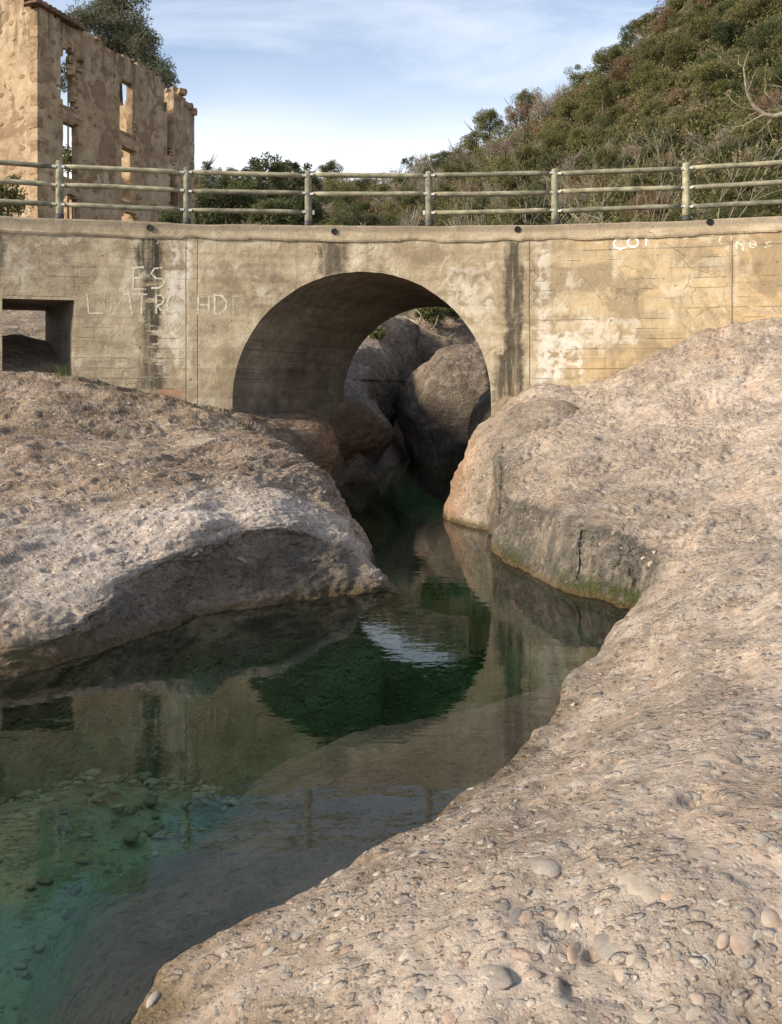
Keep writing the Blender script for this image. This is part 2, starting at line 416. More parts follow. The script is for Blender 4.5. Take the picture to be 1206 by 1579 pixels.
def concrete_mat(name, kind='wall'):
    m, t = new_mat(name)
    pos = t.n('ShaderNodeNewGeometry').outputs['Position']
    s_ = t.n('ShaderNodeSeparateXYZ', None, Vector=pos); X, Z = s_.outputs[0], s_.outputs[2]
    n1 = t.noise(pos, 0.9, 6, 0.6, 0.3); n2 = t.noise(pos, 5.0, 8, 0.65, 0.4); n3 = t.noise(pos, 38.0, 6, 0.7)
    band = t.noise(t.vscale(pos, 0.35, 0.35, 5.0), 1.3, 5, 0.65)
    v = t.m('ADD', t.m('MULTIPLY', n1, 0.35), t.m('ADD', t.m('MULTIPLY', n2, 0.35), t.m('MULTIPLY', band, 0.30)))
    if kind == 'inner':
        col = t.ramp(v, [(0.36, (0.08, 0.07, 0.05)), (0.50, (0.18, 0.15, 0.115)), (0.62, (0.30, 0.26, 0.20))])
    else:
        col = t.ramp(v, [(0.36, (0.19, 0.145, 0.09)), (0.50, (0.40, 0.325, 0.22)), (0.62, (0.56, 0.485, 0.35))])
    h = t.m('ADD', t.m('MULTIPLY', n2, 0.02), t.m('MULTIPLY', n3, 0.006))
    # board joints, about every 16 cm, only where the forms left them
    zb = t.m('ADD', Z, t.m('MULTIPLY', t.noise(t.vscale(pos, 0.5, 0.5, 0.5), 1.0, 2, 0.5), 0.06))
    fr = t.m('FRACT', t.m('MULTIPLY', zb, 6.2))
    jl = t.m('MULTIPLY', t.rng(t.m('ABSOLUTE', t.m('SUBTRACT', fr, 0.5)), 0.05, 0.0), t.rng(t.noise(t.vscale(pos, 1, 1, 3.0), 1.3, 3, 0.6), 0.46, 0.60))
    def box(xa, xb, za, zb_, soft=0.05, wob=0.16, fs=3.5):
        nx = t.m('ADD', X, t.m('MULTIPLY', t.m('SUBTRACT', t.noise(pos, fs, 6, 0.75), 0.5), wob))
        nz = t.m('ADD', Z, t.m('MULTIPLY', t.m('SUBTRACT', t.noise(pos, fs * 1.4, 5, 0.7), 0.5), wob * 2.0))
        a = t.m('MULTIPLY', t.rng(nx, xa - soft, xa + soft), t.rng(nx, xb + soft, xb - soft))
        b = t.m('MULTIPLY', t.rng(nz, za - soft, za + soft), t.rng(nz, zb_ + soft, zb_ - soft))
        return t.m('MULTIPLY', a, b)
    if kind == 'wall':
        # warm ochre pours on the right, greyer on the left
        col = t.mix(t.m('MULTIPLY', t.rng(X, 2.2, 3.4), t.rng(band, 0.40, 0.60, 0.25, 0.8)), col, t.mix(n2, (0.42, 0.28, 0.14), (0.56, 0.42, 0.24)))
        col = t.mix(t.m('MULTIPLY', box(XW(870), XW(1110), ZW(520), ZW(385), 0.3, 0.5, 1.2), 0.35), col, (0.50, 0.42, 0.28))
        col = t.mix(t.m('MULTIPLY', t.rng(t.noise(pos, 0.75, 9, 0.7, 0.8), 0.50, 0.58), 0.62), col, t.mix(n3, (0.17, 0.13, 0.08), (0.29, 0.225, 0.145)))
        col = t.mix(t.m('MULTIPLY', t.rng(t.noise(pos, 1.9, 6, 0.7, 0.6), 0.54, 0.62), 0.55), col, (0.58, 0.53, 0.41))
        streaks = t.noise(t.vscale(pos, 5.0, 5.0, 0.5), 1.2, 6, 0.65)
        col = t.mix(t.m('MULTIPLY', t.rng(streaks, 0.52, 0.68), 0.38), col, (0.19, 0.155, 0.115))
        black = None
        breakup = t.rng(t.noise(t.vscale(pos, 1.2, 1.2, 4.5), 2.1, 4, 0.6), 0.34, 0.46)
        grain = t.rng(n3, 0.28, 0.55, 0.72, 1.0)
        drips = t.rng(t.noise(t.vscale(pos, 7.0, 7.0, 0.7), 1.3, 6, 0.7), 0.34, 0.56)
        for a, b, c, d, k in ((216, 252, 430, 372, 1.0), (226, 246, 545, 425, .95), (218, 252, 602, 545, .8), (494, 530, 425, 368, .8), (784, 806, 545, 362, .9),
                              (768, 808, 618, 535, .9), (-20, 26, 440, 368, .8), (376, 420, 600, 560, .0), (1060, 1150, 425, 405, .3), (950, 1010, 452, 440, .35), (786, 800, 560, 490, .5)):
            bm = t.m('MULTIPLY', box(XW(a) - .03, XW(b) + .03, ZW(c), ZW(d), 0.05, 0.42, 2.6), k, clamp=True)
            if c > 430 and a < 300: bm = t.m('MULTIPLY', bm, breakup)
            black = bm if black is None else t.m('MAXIMUM', black, bm)
        black = t.m('MULTIPLY', black, t.m('MULTIPLY_ADD', drips, 0.65, 0.35))
        col = t.mix(t.m('MULTIPLY', black, grain), col, t.mix(n3, (0.016, 0.015, 0.012), (0.055, 0.048, 0.038)))
        white = None
        for a, b, c, d, k in ((262, 276, 560, 372, .7), (284, 294, 430, 374, .8), (258, 290, 480, 420, .6), (832, 850, 600, 372, .55), (838, 900, 585, 512, .8), (900, 985, 530, 492, .45),
                              (395, 440, 470, 440, .2), (690, 760, 500, 410, .35), (40, 60, 460, 380, .25), (1118, 1124, 480, 370, .25)):
            bm = t.m('MULTIPLY', box(XW(a), XW(b), ZW(c), ZW(d), 0.05, 0.28, 5.0), k)
            white = bm if white is None else t.m('MAXIMUM', white, bm)
        col = t.mix(t.m('MULTIPLY', white, t.rng(n2, 0.40, 0.56)), col, (0.68, 0.64, 0.56))
        # vertical joints between the pours
        for xj in (XW(287), XW(304), XW(820), XW(1116)):
            j = t.rng(t.m('ABSOLUTE', t.m('SUBTRACT', t.m('ADD', X, t.m('MULTIPLY', n2, 0.03)), xj + .015)), 0.016, 0.004)
            col = t.mix(t.m('MULTIPLY', j, 0.5), col, (0.15, 0.12, 0.08)); h = t.m('SUBTRACT', h, t.m('MULTIPLY', j, 0.012))
        # rusty mud splash near the ground
        col = t.mix(t.m('MULTIPLY', box(XW(245), XW(282), ZW(618), ZW(600), 0.03, 0.12), 0.75), col, (0.40, 0.22, 0.12))
        col = t.mix(t.m('MULTIPLY', t.rng(Z, 2.05, 1.6), t.rng(n2, 0.4, 0.6, 0.1, 0.6)), col, (0.17, 0.14, 0.09))
        jx = t.m('ADD', t.rng(X, XW(300), XW(270)), t.rng(X, XW(815), XW(840)), clamp=True)
        jl = t.m('MULTIPLY', jl, t.m('MULTIPLY_ADD', jx, 0.85, 0.15))
    if kind == 'coping':
        zc = t.m('ADD', Z, t.m('MULTIPLY', t.m('SUBTRACT', n2, 0.5), 0.12))
        col = t.mix(t.m('MULTIPLY', t.rng(zc, 4.53, 4.60), t.rng(n3, 0.3, 0.6, 0.45, 0.85)), col, t.mix(n2, (0.15, 0.125, 0.09), (0.27, 0.225, 0.165)))
        jl = 0.0
    col = t.mix(t.m('MULTIPLY', jl, 0.28), col, (0.14, 0.11, 0.075)) if kind != 'coping' else col
    if kind != 'coping': h = t.m('SUBTRACT', h, t.m('MULTIPLY', jl, 0.012))
    cracks = t.n('ShaderNodeTexVoronoi', {'feature': 'DISTANCE_TO_EDGE'}, Vector=t.n('ShaderNodeVectorMath', {'operation': 'MULTIPLY_ADD'}, i0=t.n('ShaderNodeTexNoise', None, Vector=pos, Scale=2.5, Detail=5.0).outputs['Color'], i1=(0.5, 0.5, 0.5), i2=pos).outputs[0], Scale=0.8).outputs['Distance']
    ck = t.m('MULTIPLY', t.m('MULTIPLY', t.rng(cracks, 0.007, 0.001), t.rng(n1, 0.5, 0.56)), 0.45)
    col = t.mix(ck, col, (0.10, 0.08, 0.06)); h = t.m('SUBTRACT', h, t.m('MULTIPLY', ck, 0.01))
    pit = t.rng(t.noise(pos, 17, 3, 0.5), 0.30, 0.24); col = t.mix(t.m('MULTIPLY', pit, 0.6), col, (0.09, 0.07, 0.05)); h = t.m('SUBTRACT', h, t.m('MULTIPLY', pit, 0.015))
    finish(t, col, 0.93, h, 0.2, 1.0)
    return m


M['concrete'] = concrete_mat('stained_concrete')
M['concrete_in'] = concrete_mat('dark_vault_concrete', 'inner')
M['coping'] = concrete_mat('coping_concrete', 'coping')


def plaster_mat():
    m, t = new_mat('ruin_plaster_and_rubble')
    pos = t.n('ShaderNodeNewGeometry').outputs['Position']
    n1 = t.noise(pos, 0.7, 6, 0.6, 0.4); n2 = t.noise(pos, 3.0, 8, 0.7, 0.4); n3 = t.noise(pos, 20, 5, 0.7)
    col = t.ramp(t.m('ADD', t.m('MULTIPLY', n1, .5), t.m('MULTIPLY', n2, .5)), [(0.36, (0.23, 0.16, 0.095)), (0.5, (0.37, 0.275, 0.175)), (0.63, (0.50, 0.39, 0.26))])
    vo = t.n('ShaderNodeTexVoronoi', None, Vector=t.n('ShaderNodeVectorMath', {'operation': 'MULTIPLY_ADD'}, i0=t.n('ShaderNodeTexNoise', None, Vector=pos, Scale=4.0, Detail=3.0).outputs['Color'], i1=(0.15, 0.15, 0.15), i2=t.vscale(pos, 1, 1, 1.5)).outputs[0], Scale=2.6)
    cs = t.n('ShaderNodeSeparateColor', None, Color=vo.outputs['Color'])
    show = t.m('MULTIPLY', t.rng(vo.outputs['Distance'], 0.34, 0.26), t.m('GREATER_THAN', t.m('ADD', cs.outputs[0], t.m('MULTIPLY', n1, 0.4)), 0.86))
    col = t.mix(t.m('MULTIPLY', show, 0.75), col, t.mix(cs.outputs[1], (0.17, 0.095, 0.05), (0.30, 0.19, 0.10)))
    patch = t.rng(t.noise(pos, 0.95, 7, 0.65, 0.8), 0.545, 0.575)
    col = t.mix(t.m('MULTIPLY', patch, 0.8), col, t.mix(n2, (0.17, 0.112, 0.065), (0.29, 0.20, 0.12)))
    hole = t.rng(t.noise(pos, 5.5, 5, 0.7), 0.355, 0.33)
    col = t.mix(t.m('MULTIPLY', hole, 0.7), col, (0.085, 0.055, 0.035))
    z = t.n('ShaderNodeSeparateXYZ', None, Vector=pos).outputs[2]
    drip = t.rng(t.noise(t.vscale(pos, 2.0, 2.0, 0.25), 1.5, 6, 0.7), 0.46, 0.62)
    col = t.mix(t.m('MULTIPLY', t.m('MULTIPLY', drip, t.rng(z, 11.6, 13.8)), 0.75), col, (0.085, 0.065, 0.048))
    h = t.m('ADD', t.m('MULTIPLY', n2, 0.05), t.m('ADD', t.m('MULTIPLY', n3, 0.02), t.m('SUBTRACT', t.m('MULTIPLY', show, 0.03), t.m('MULTIPLY', hole, 0.06))))
    finish(t, col, 0.95, h, 0.15, 1.0)
    return m


M['plaster'] = plaster_mat()


def water_mat():
    m, t = new_mat('clear_green_water')
    pos = t.n('ShaderNodeNewGeometry').outputs['Position']
    a = t.noise(t.vscale(pos, 1.0, 1.8, 1.0), 3.2, 3, 0.5); b = t.noise(t.vscale(pos, 1.0, 2.0, 1.0), 11.0, 2, 0.5)
    h = t.m('ADD', t.m('MULTIPLY', a, 0.010), t.m('MULTIPLY', b, 0.0016))
    bn = t.n('ShaderNodeBump', None, Height=h, Strength=0.13, Distance=1.0)
    fr = t.n('ShaderNodeFresnel', None, IOR=1.30, Normal=bn.outputs[0])
    tr = t.n('ShaderNodeBsdfTransparent', None, Color=(0.97, 1.0, 0.98, 1))
    gl = t.n('ShaderNodeBsdfGlossy', None, Color=(1, 1, 1, 1), Roughness=0.0, Normal=bn.outputs[0])
    mx = t.n('ShaderNodeMixShader', None, i0=fr.outputs[0], i1=tr.outputs[0], i2=gl.outputs[0])
    ab = t.n('ShaderNodeVolumeAbsorption', None, Color=(0.12, 0.68, 0.33, 1), Density=0.24)
    t.n('ShaderNodeOutputMaterial', None, Surface=mx.outputs[0], Volume=ab.outputs[0])
    return m


M['water'] = water_mat()


# ================================================================== SETTING: rock banks
def rock_disp(G, seed, amp=1.0, flow=-0.75):
    """erode a control surface: folds, ledges along the bedding, knobs, pits"""
    n_, m_ = G.shape[:2]; N = grid_normals(G).reshape(-1, 3); p = G.reshape(-1, 3)
    ca, sa = math.cos(flow), math.sin(flow)
    q = np.stack([p[:, 0] * ca - p[:, 1] * sa, (p[:, 0] * sa + p[:, 1] * ca) * 2.6, p[:, 2] * 2.6], -1)
    near = np.clip((p[:, 1] - 1.0) / 7.0, 0.22, 1.0)            # finer relief close by, bolder far off
    d = 0.085 * fbm(p, 0.9, 3, seed) * near
    led = fbm(q, 1.15, 5, seed + 20, 0.55)
    d += 0.032 * led * (0.5 + 0.5 * near)
    rg1 = 1 - np.abs(fbm(q, .8, 4, seed + 25, .5)); d += 0.045 * (rg1 - .6) * (0.45 + .55 * near)
    hs, hr = worley(p * np.array([1, 1, 1.3]), 5.5, seed + 90); d -= 0.055 * np.clip(.42 - hs, 0, 1) * (hr > .80) * (.4 + near)
    d -= 0.030 * np.maximum(0, fbm(q, 2.2, 4, seed + 30) - 0.25) * (0.4 + near)
    rough = np.clip(.62 + 1.1 * fbm(q, .55, 3, seed + 70), .08, 1.15)
    w1, r1 = worley(q * np.array([1, .7, .7]), 6.5, seed + 40)
    d += 0.016 * np.clip(0.55 - w1, 0, 1) * (r1 > 0.35) * (0.5 + near) * rough
    w2, r2 = worley(p, 15.0, seed + 50)
    d += 0.013 * np.clip(0.6 - w2, 0, 1) * (r2 > 0.45) * rough
    d += 0.010 * fbm(q, 9.0, 3, seed + 60) * (0.5 + near) * (.3 + .7 * rough)
    return (p + N * (d * amp)[:, None]).reshape(n_, m_, 3), N.reshape(n_, m_, 3), d.reshape(n_, m_)


def wv(x, y, z): return np.array([x, y, z], float)


def out_from(w_, r_, dist, z):
    """a point beyond the water line, away from the bank"""
    d = (w_ - r_)[:2]; d = d / np.linalg.norm(d); return np.array([w_[0] + d[0] * dist, w_[1] + d[1] * dist, z])


RB = []   # right bank: far pier -> cove -> near slab -> behind the camera
def rcol(wp, rim, m1, m2, m3, end, shelf=None, steep=True, lip=None):
    if lip is None:
        lip = wp * 0.75 + rim * 0.25
        if steep: lip = np.array([wp[0] * .30 + rim[0] * .70, wp[1] * .30 + rim[1] * .70, rim[2] * 0.86])
        else: lip[2] = rim[2] * 0.55
    if shelf is None:
        u0 = out_from(wp, rim, 0.05, -0.30); u1 = out_from(wp, rim, 0.12, -0.9); u2 = out_from(wp, rim, 0.35, -1.9)
    else:
        u1 = shelf; u0 = wp * 0.45 + u1 * 0.55; u0[2] = u1[2] * .42
        d = (u1 - wp); d[2] = 0; d /= max(np.linalg.norm(d), .1); u2 = u1 + d * 0.35; u2[2] = -1.9
    RB.append([u2, u1, u0, wp, lip, rim, m1, m2, m3, end])


rcol(wv(1.45, 13.0, 0), P(764, 690, 13.2), P(775, 650, 13.9), P(790, 640, 15), P(800, 640, 17), P(810, 640, 19))
rcol(W(764, 838), P(768, 745, 11.2), P(770, 690, 12.1), P(776, 650, 12.9), P(786, 628, 13.6), P(800, 610, 15))
rcol(W(768, 852), P(778, 772, 10.3), P(788, 705, 11.3), P(796, 655, 12.3), P(808, 615, 13.2), P(830, 590, 14.3))
rcol(W(800, 880), P(814, 788, 9.45), P(848, 705, 10.8), P(876, 645, 12), P(900, 592, 13.2), P(915, 570, 14.3))
rcol(W(870, 915), P(878, 808, 8.45), P(930, 722, 10), P(968, 645, 11.5), P(1000, 560, 12.9), P(1010, 532, 14.0))
rcol(W(940, 934), P(946, 830, 7.95), P(1012, 745, 9.3), P(1058, 645, 11), P(1088, 520, 12.9), P(1093, 494, 13.9))
rcol(W(984, 944), P(996, 858, 7.62), P(1075, 755, 8.9), P(1138, 645, 10.7), P(1188, 508, 12.6), P(1200, 484, 13.6))
rcol(W(976, 962), P(1004, 905, 7.05), P(1150, 775, 8.1), P(1260, 665, 9.6), P(1350, 520, 11.8), P(1400, 470, 13.2))
rcol(W(925, 1008), P(962, 975, 6.15), P(1120, 865, 6.7), P(1290, 745, 7.8), P(1480, 600, 9.6), P(1750, 420, 11.8), None, False)
rcol(W(872, 1058), P(905, 1037, 5.4), P(1080, 935, 5.6), P(1290, 835, 6.1), P(1600, 700, 7.2), P(2000, 500, 8.8), W(850, 1062, -.2), False)
rcol(W(836, 1120), P(870, 1102, 4.75), P(1040, 1025, 4.7), P(1290, 930, 4.95), P(1700, 850, 5.4), P(2300, 700, 6.2), W(752, 1092, -.3), False)
rcol(W(741, 1210), P(775, 1195, 4.05), P(955, 1135, 3.8), P(1280, 1060, 3.78), P(1800, 990, 3.9), P(2600, 880, 4.3), W(610, 1132, -.34), False)
rcol(W(600, 1300), P(640, 1288, 3.5), P(850, 1245, 3.2), P(1200, 1200, 3.02), P(1800, 1150, 3.0), P(3000, 1000, 3.1), W(420, 1188, -.36), False)
rcol(W(450, 1392), P(490, 1383, 3.05), P(720, 1362, 2.75), P(1150, 1368, 2.46), P(1900, 1350, 2.3), P(3400, 1200, 2.2), W(290, 1300, -.5), False)
rcol(W(243, 1488), P(292, 1502, 2.7), P(600, 1545, 2.3), P(1150, 1600, 2.0), P(2100, 1620, 1.78), P(4500, 1450, 1.5), W(120, 1425, -.75), False)
rcol(W(203, 1575), P(255, 1610, 2.42), P(560, 1790, 1.95), wv(.72, 1.45, .42), wv(2.0, 1.2, .6), wv(5, .6, 1.1), wv(-1.7, 2.75, -1.0), False)
rcol(wv(-.86, 1.9, 0), wv(-.72, 1.8, .06), wv(-.1, 1.3, .24), wv(.7, .9, .40), wv(2, .4, .62), wv(5.5, -.6, 1.2), wv(-2.6, 2.2, -.42), False)
rcol(wv(-1.2, -.5, 0), wv(-1.0, -.55, .1), wv(-.2, -.9, .28), wv(.8, -1.2, .42), wv(2, -1.6, .7), wv(6, -3, 1.5), wv(-3, 0, -.42), False)
rcol(wv(-2.2, -5, 0), wv(-2, -5, .1), wv(-1, -5.2, .3), wv(.6, -5.4, .6), wv(2.5, -5.8, 1.0), wv(7, -7, 2.2), wv(-4, -4.6, -.5), False)

rows_r = [8, 16, 30, 44, 24, 120, 130, 90, 30]
cols_r = [14, 34, 44, 50, 50, 46, 56, 62, 62, 60, 62, 66, 66, 62, 50, 20, 12, 8]
G = interp(np.array(RB), cols_r)
G = interp(G.transpose(1, 0, 2), rows_r).transpose(1, 0, 2)
nr, mr = G.shape[:2]
# extra carved features
def dent(G, c, r, depth, sharp=2.0, up=True):
    d = np.linalg.norm((G - c) * np.array([1, 1, 1.0]), axis=-1) / r
    G[..., 2] -= depth * np.exp(-d ** sharp)
dent(G, P(1085, 1243, 3.02), .075, .075, 3)
dent(G, P(1105, 1232, 3.1), .05, .04, 2)
dent(G, P(945, 1520, 2.26), .13, .035)
dent(G, P(905, 1440, 2.42), .10, .025)
dent(G, P(1180, 1580, 2.1), .16, .05)
dent(G, P(1040, 880, 6.6), .55, .07)
rd_ = random.Random(12)
for k in range(46):
    dpx, dpy = (rd_.gauss(930, 55), rd_.gauss(1470, 70)) if k < 26 else (rd_.uniform(420, 1200), rd_.uniform(1250, 1560))
    dY = F * (HC - .36) / (dpy - YH) ; dent(G, P(dpx, dpy, dY), rd_.uniform(.02, .045), rd_.uniform(.008, .02), 3)
cum_r = np.concatenate([[0], np.cumsum(rows_r)]); cum_c = np.concatenate([[0], np.cumsum(cols_r)])
ii = np.arange(nr)[:, None] * np.ones((1, mr)); jj = np.ones((nr, 1)) * np.arange(mr)[None, :]
def bump1(x, a, b, s_=8.0): return 1 / (1 + np.exp(-(x - a) / s_)) * 1 / (1 + np.exp((x - b) / s_))
inl = G[:, cum_r[5] + 15, :2] - G[:, cum_r[3], :2]; inl /= np.linalg.norm(inl, axis=1, keepdims=True)
prof = bump1(jj, cum_r[3] + 4, cum_r[5] - 6, 5)
xi = np.stack([np.arange(nr) * .11, np.zeros(nr), np.zeros(nr)], -1)
fl = (.035 * (1 - 2 * np.abs(vnoise(xi, .55, 5))) + .016 * vnoise(xi, 1.3, 6) + .07)[:, None] * bump1(ii, -20, cum_c[7] - 4, 5)
crease = .26 * np.exp(-((ii - (cum_c[1] + 22)) / 7.0) ** 2) * bump1(jj, cum_r[3] - 10, cum_r[7] - 30, 12)
G[..., :2] += inl[:, None, :] * (prof * fl + crease)[..., None]; G[..., 2] -= .25 * crease
Gr, Nr, Dr = rock_disp(G, 3, 1.0)
ii = np.arange(nr)[:, None] * np.ones((1, mr)); jj = np.ones((nr, 1)) * np.arange(mr)[None, :]
def bump1(x, a, b, s_=8.0): return 1 / (1 + np.exp(-(x - a) / s_)) * 1 / (1 + np.exp((x - b) / s_))
lobe = bump1(ii, -20, cum_c[7] + 6, 7)
face = bump1(jj, cum_r[3] - 4, cum_r[5] + 10, 5)
stain_r = np.clip(lobe * face * 1.6, 0, 1)
stain_r = np.maximum(stain_r, 0.35 * bump1(ii, cum_c[7] + 10, cum_c[12], 14) * bump1(jj, cum_r[3] - 4, cum_r[5] + 2, 6))
stain_r = np.maximum(stain_r, bump1(ii, -20, cum_c[2] + 10, 6) * bump1(jj, cum_r[3], cum_r[7] - 20, 14) * .95)
moss_r = bump1(ii, cum_c[4] - 6, cum_c[6] + 8, 4) * bump1(Gr[..., 2], -.03, 0.16, .02) * 1.1 + bump1(ii, cum_c[2] + 8, cum_c[3] + 4, 3) * bump1(Gr[..., 2], 0.0, 0.16, .02)
orange_r = bump1(ii, -20, cum_c[1] - 6, 3) * .35
me = mesh_from('rock_bank', Gr.reshape(-1, 3), grid_faces(nr, mr)[:, ::-1].copy(), M['rock'], True,
               {'stain': stain_r.ravel(), 'moss': np.clip(moss_r, 0, 1).ravel(), 'orange': orange_r.ravel(), 'pale': (0.3 * bump1(jj, cum_r[6], cum_r[8], 30)).ravel()})
right_bank = tag(link('rock_bank', me), 'pale pebbly conglomerate slab sloping up from the pool at the right', kind='structure')

LB = []   # left bank, far left -> tip -> behind the tip
def lcol(wp, f_, rim, t1, t2, t3, b, e):
    u0 = out_from(wp, rim, 0.02, -.25); u = out_from(wp, rim, 0.35, -1.9)
    LB.append([u, u0, wp, f_, rim, t1, t2, t3, b, e])
lcol(wv(-12, -3, 0), wv(-12, -2.8, .3), wv(-12, -2, .8), wv(-12, 2, 1.6), wv(-12.2, 6, 2.2), wv(-12.4, 9, 2.7), wv(-12.8, 11, 3), wv(-13, 14, 3.2))
lcol(wv(-6, 2.2, 0), wv(-6.1, 2.4, .2), wv(-6.3, 2.9, .5), wv(-6.6, 5, 1.1), wv(-7, 8, 1.75), wv(-7.4, 10.5, 2.3), wv(-7.6, 12.3, 2.7), wv(-8, 15, 2.8))
lcol(W(-250, 1130), P(-250, 1080, 4.9), P(-250, 965, 5.4), P(-250, 830, 6.8), P(-200, 705, 9), P(-150, 605, 11.5), P(-120, 550, 12.9), P(-125, 535, 15))
lcol(W(0, 1048), P(0, 1003, 5.78), P(0, 925, 6.2), P(0, 805, 7.5), P(0, 705, 9.5), P(0, 620, 11.8), P(2, 572, 13.1), P(-10, 566, 15))
lcol(W(110, 1026), P(110, 978, 5.98), P(115, 905, 6.45), P(120, 803, 7.7), P(120, 712, 9.4), P(115, 635, 11.6), P(100, 578, 13.2), P(95, 572, 15))
lcol(W(230, 982), P(236, 930, 6.62), P(224, 868, 7.0), P(230, 775, 8), P(225, 708, 9.6), P(210, 653, 11.5), P(200, 608, 13.2), P(200, 604, 15))
lcol(W(330, 950), P(338, 893, 7.22), P(326, 828, 7.5), P(325, 757, 8.5), P(315, 703, 10), P(300, 660, 11.7), P(290, 627, 13.3), P(290, 627, 15))
lcol(W(430, 931), P(437, 872, 7.62), P(425, 808, 7.9), P(410, 750, 8.8), P(390, 702, 10.1), P(368, 668, 11.6), P(352, 645, 13), P(360, 645, 15))
lcol(W(510, 920), P(516, 876, 7.9), P(500, 826, 8.2), P(482, 772, 8.9), P(450, 716, 10), P(420, 690, 11.0), P(400, 672, 12), P(410, 655, 14))
lcol(W(560, 915), P(566, 888, 8.08), P(552, 852, 8.35), P(535, 803, 8.9), P(507, 757, 9.6), P(474, 724, 10.4), P(480, 765, 11.2), P(490, 800, 12.2))
lcol(W(587, 912), P(588, 903, 8.16), P(581, 880, 8.42), P(570, 845, 8.9), P(549, 804, 9.4), P(524, 772, 9.95), P(520, 830, 10.5), P(510, 900, 11.0))
lcol(W(592, 912) + (0.04, .06, 0), W(592, 912) + (.05, .1, -.02), wv(.02, 8.6, -.1), wv(-.02, 9.1, -.15), wv(-.18, 9.6, -.2), wv(-.45, 10.2, -.25), wv(-.6, 10.8, -.6), wv(-.8, 11.2, -1.2))
lcol(wv(.75, 8.1, -1.2), wv(.76, 8.4, -1.3), wv(.75, 8.8, -1.35), wv(.7, 9.3, -1.4), wv(.6, 9.9, -1.5), wv(.3, 10.6, -1.6), wv(.2, 11, -1.8), wv(0, 11.6, -2))
for c in range(5, 10):
    w_, r_ = LB[c][2], LB[c][4]; LB[c][3] = np.array([r_[0] + .16 * (w_[0] - r_[0]), r_[1] + .16 * (w_[1] - r_[1]), r_[2] * .84])
rows_l = [8, 14, 56, 26, 84, 84, 70, 44, 14]
cols_l = [10, 22, 50, 50, 60, 56, 56, 52, 44, 34, 12, 6]
G = interp(np.array(LB), cols_l)
G = interp(G.transpose(1, 0, 2), rows_l).transpose(1, 0, 2)
nl, ml = G.shape[:2]
cum_rl = np.concatenate([[0], np.cumsum(rows_l)]); cum_cl = np.concatenate([[0], np.cumsum(cols_l)])
dent(G, P(455, 770, 9.0), .30, .10); dent(G, P(440, 735, 9.7), .25, .06)
dent(G, P(270, 690, 10), .18, .06); dent(G, P(190, 660, 11), .15, .05)
il = np.arange(nl)[:, None] * np.ones((1, ml)); jl_ = np.ones((nl, 1)) * np.arange(ml)[None, :]
# the washed hollow under the rim
hol = bump1(il, cum_cl[3] + 30, cum_cl[8] - 10, 14) * bump1(jl_, cum_rl[2] + 10, cum_rl[3] + 2, 6)
G[..., 1] += 0.24 * hol + .07 * hol * fbm(G.reshape(-1, 3) * np.array([1, 1, .5]), 2.4, 4, 17).reshape(hol.shape); G[..., 2] -= 0.02 * hol
Gl, Nl, Dl = rock_disp(G, 77, 1.15)
stain_shade_l = np.clip(.72 * bump1(il, cum_cl[3] + 10, cum_cl[9] + 20, 14) * bump1(jl_, cum_rl[2] - 4, cum_rl[4] - 2, 6), 0, 1)  # dark front face: partly biofilm, partly shade put into the colour
stain_shade_l = np.maximum(stain_shade_l, .5 * bump1(il, cum_cl[1], cum_cl[4], 20) * bump1(jl_, cum_rl[2] - 4, cum_rl[3] + 20, 12))
pale_l = bump1(jl_, cum_rl[4] - 8, cum_rl[5] - 10, 14) * bump1(il, cum_cl[3], cum_cl[9] + 20, 26) * 1.3
moss_l = bump1(il, cum_cl[2], cum_cl[4] + 8, 8) * bump1(Gl[..., 2], -.02, .17, .03) * .75 + bump1(il, cum_cl[7], cum_cl[9], 8) * bump1(Gl[..., 2], -.02, .07, .03) * .5
moss_l += bump1(jl_, cum_rl[8] - 8, cum_rl[8] + 4, 2) * .35
orange_l = bump1(il, cum_cl[2], cum_cl[4], 8) * bump1(Gl[..., 2], -.02, .15, .03) * .7
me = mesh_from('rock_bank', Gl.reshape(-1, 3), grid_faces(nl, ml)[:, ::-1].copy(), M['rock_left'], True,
               {'stain': stain_shade_l.ravel(), 'moss': np.clip(moss_l, 0, 1).ravel(), 'orange': orange_l.ravel(), 'pale': pale_l.ravel()})
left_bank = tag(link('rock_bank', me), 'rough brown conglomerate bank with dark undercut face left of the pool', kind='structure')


# ------------------------------------------------------------------ river bed and water
xs = np.linspace(-16, 9, 200); ys = np.linspace(-10, 34, 300)
X, Y = np.meshgrid(xs, ys, indexing='ij'); Z = np.full_like(X, -1.25)
p = np.stack([X.ravel(), Y.ravel(), Z.ravel()], -1)
Z = Z + (0.16 * fbm(p, .6, 4, 5)).reshape(X.shape) - .6 * np.clip((Y - 5.8) / 3, 0, 1)
Z += 0.60 * np.exp(-(((X + 3.0) / 1.6) ** 2 + ((Y - 4.2) / 1.1) ** 2)) + .5 * np.exp(-(((X + 1.6) / 1.2) ** 2 + ((Y - 5.2) / 1.0) ** 2))
w_, r_ = worley(p, 7.0, 91); Z += (0.06 * np.clip(.55 - w_, 0, 1) * (r_ > .3)).reshape(X.shape)
bedV = np.stack([X, Y, Z], -1)
riverbed = link('riverbed', mesh_from('riverbed', bedV.reshape(-1, 3), grid_faces(200, 300), M['rock'], True))
tag(riverbed, 'green tinted stony bed of the pool seen through the water', kind='structure')

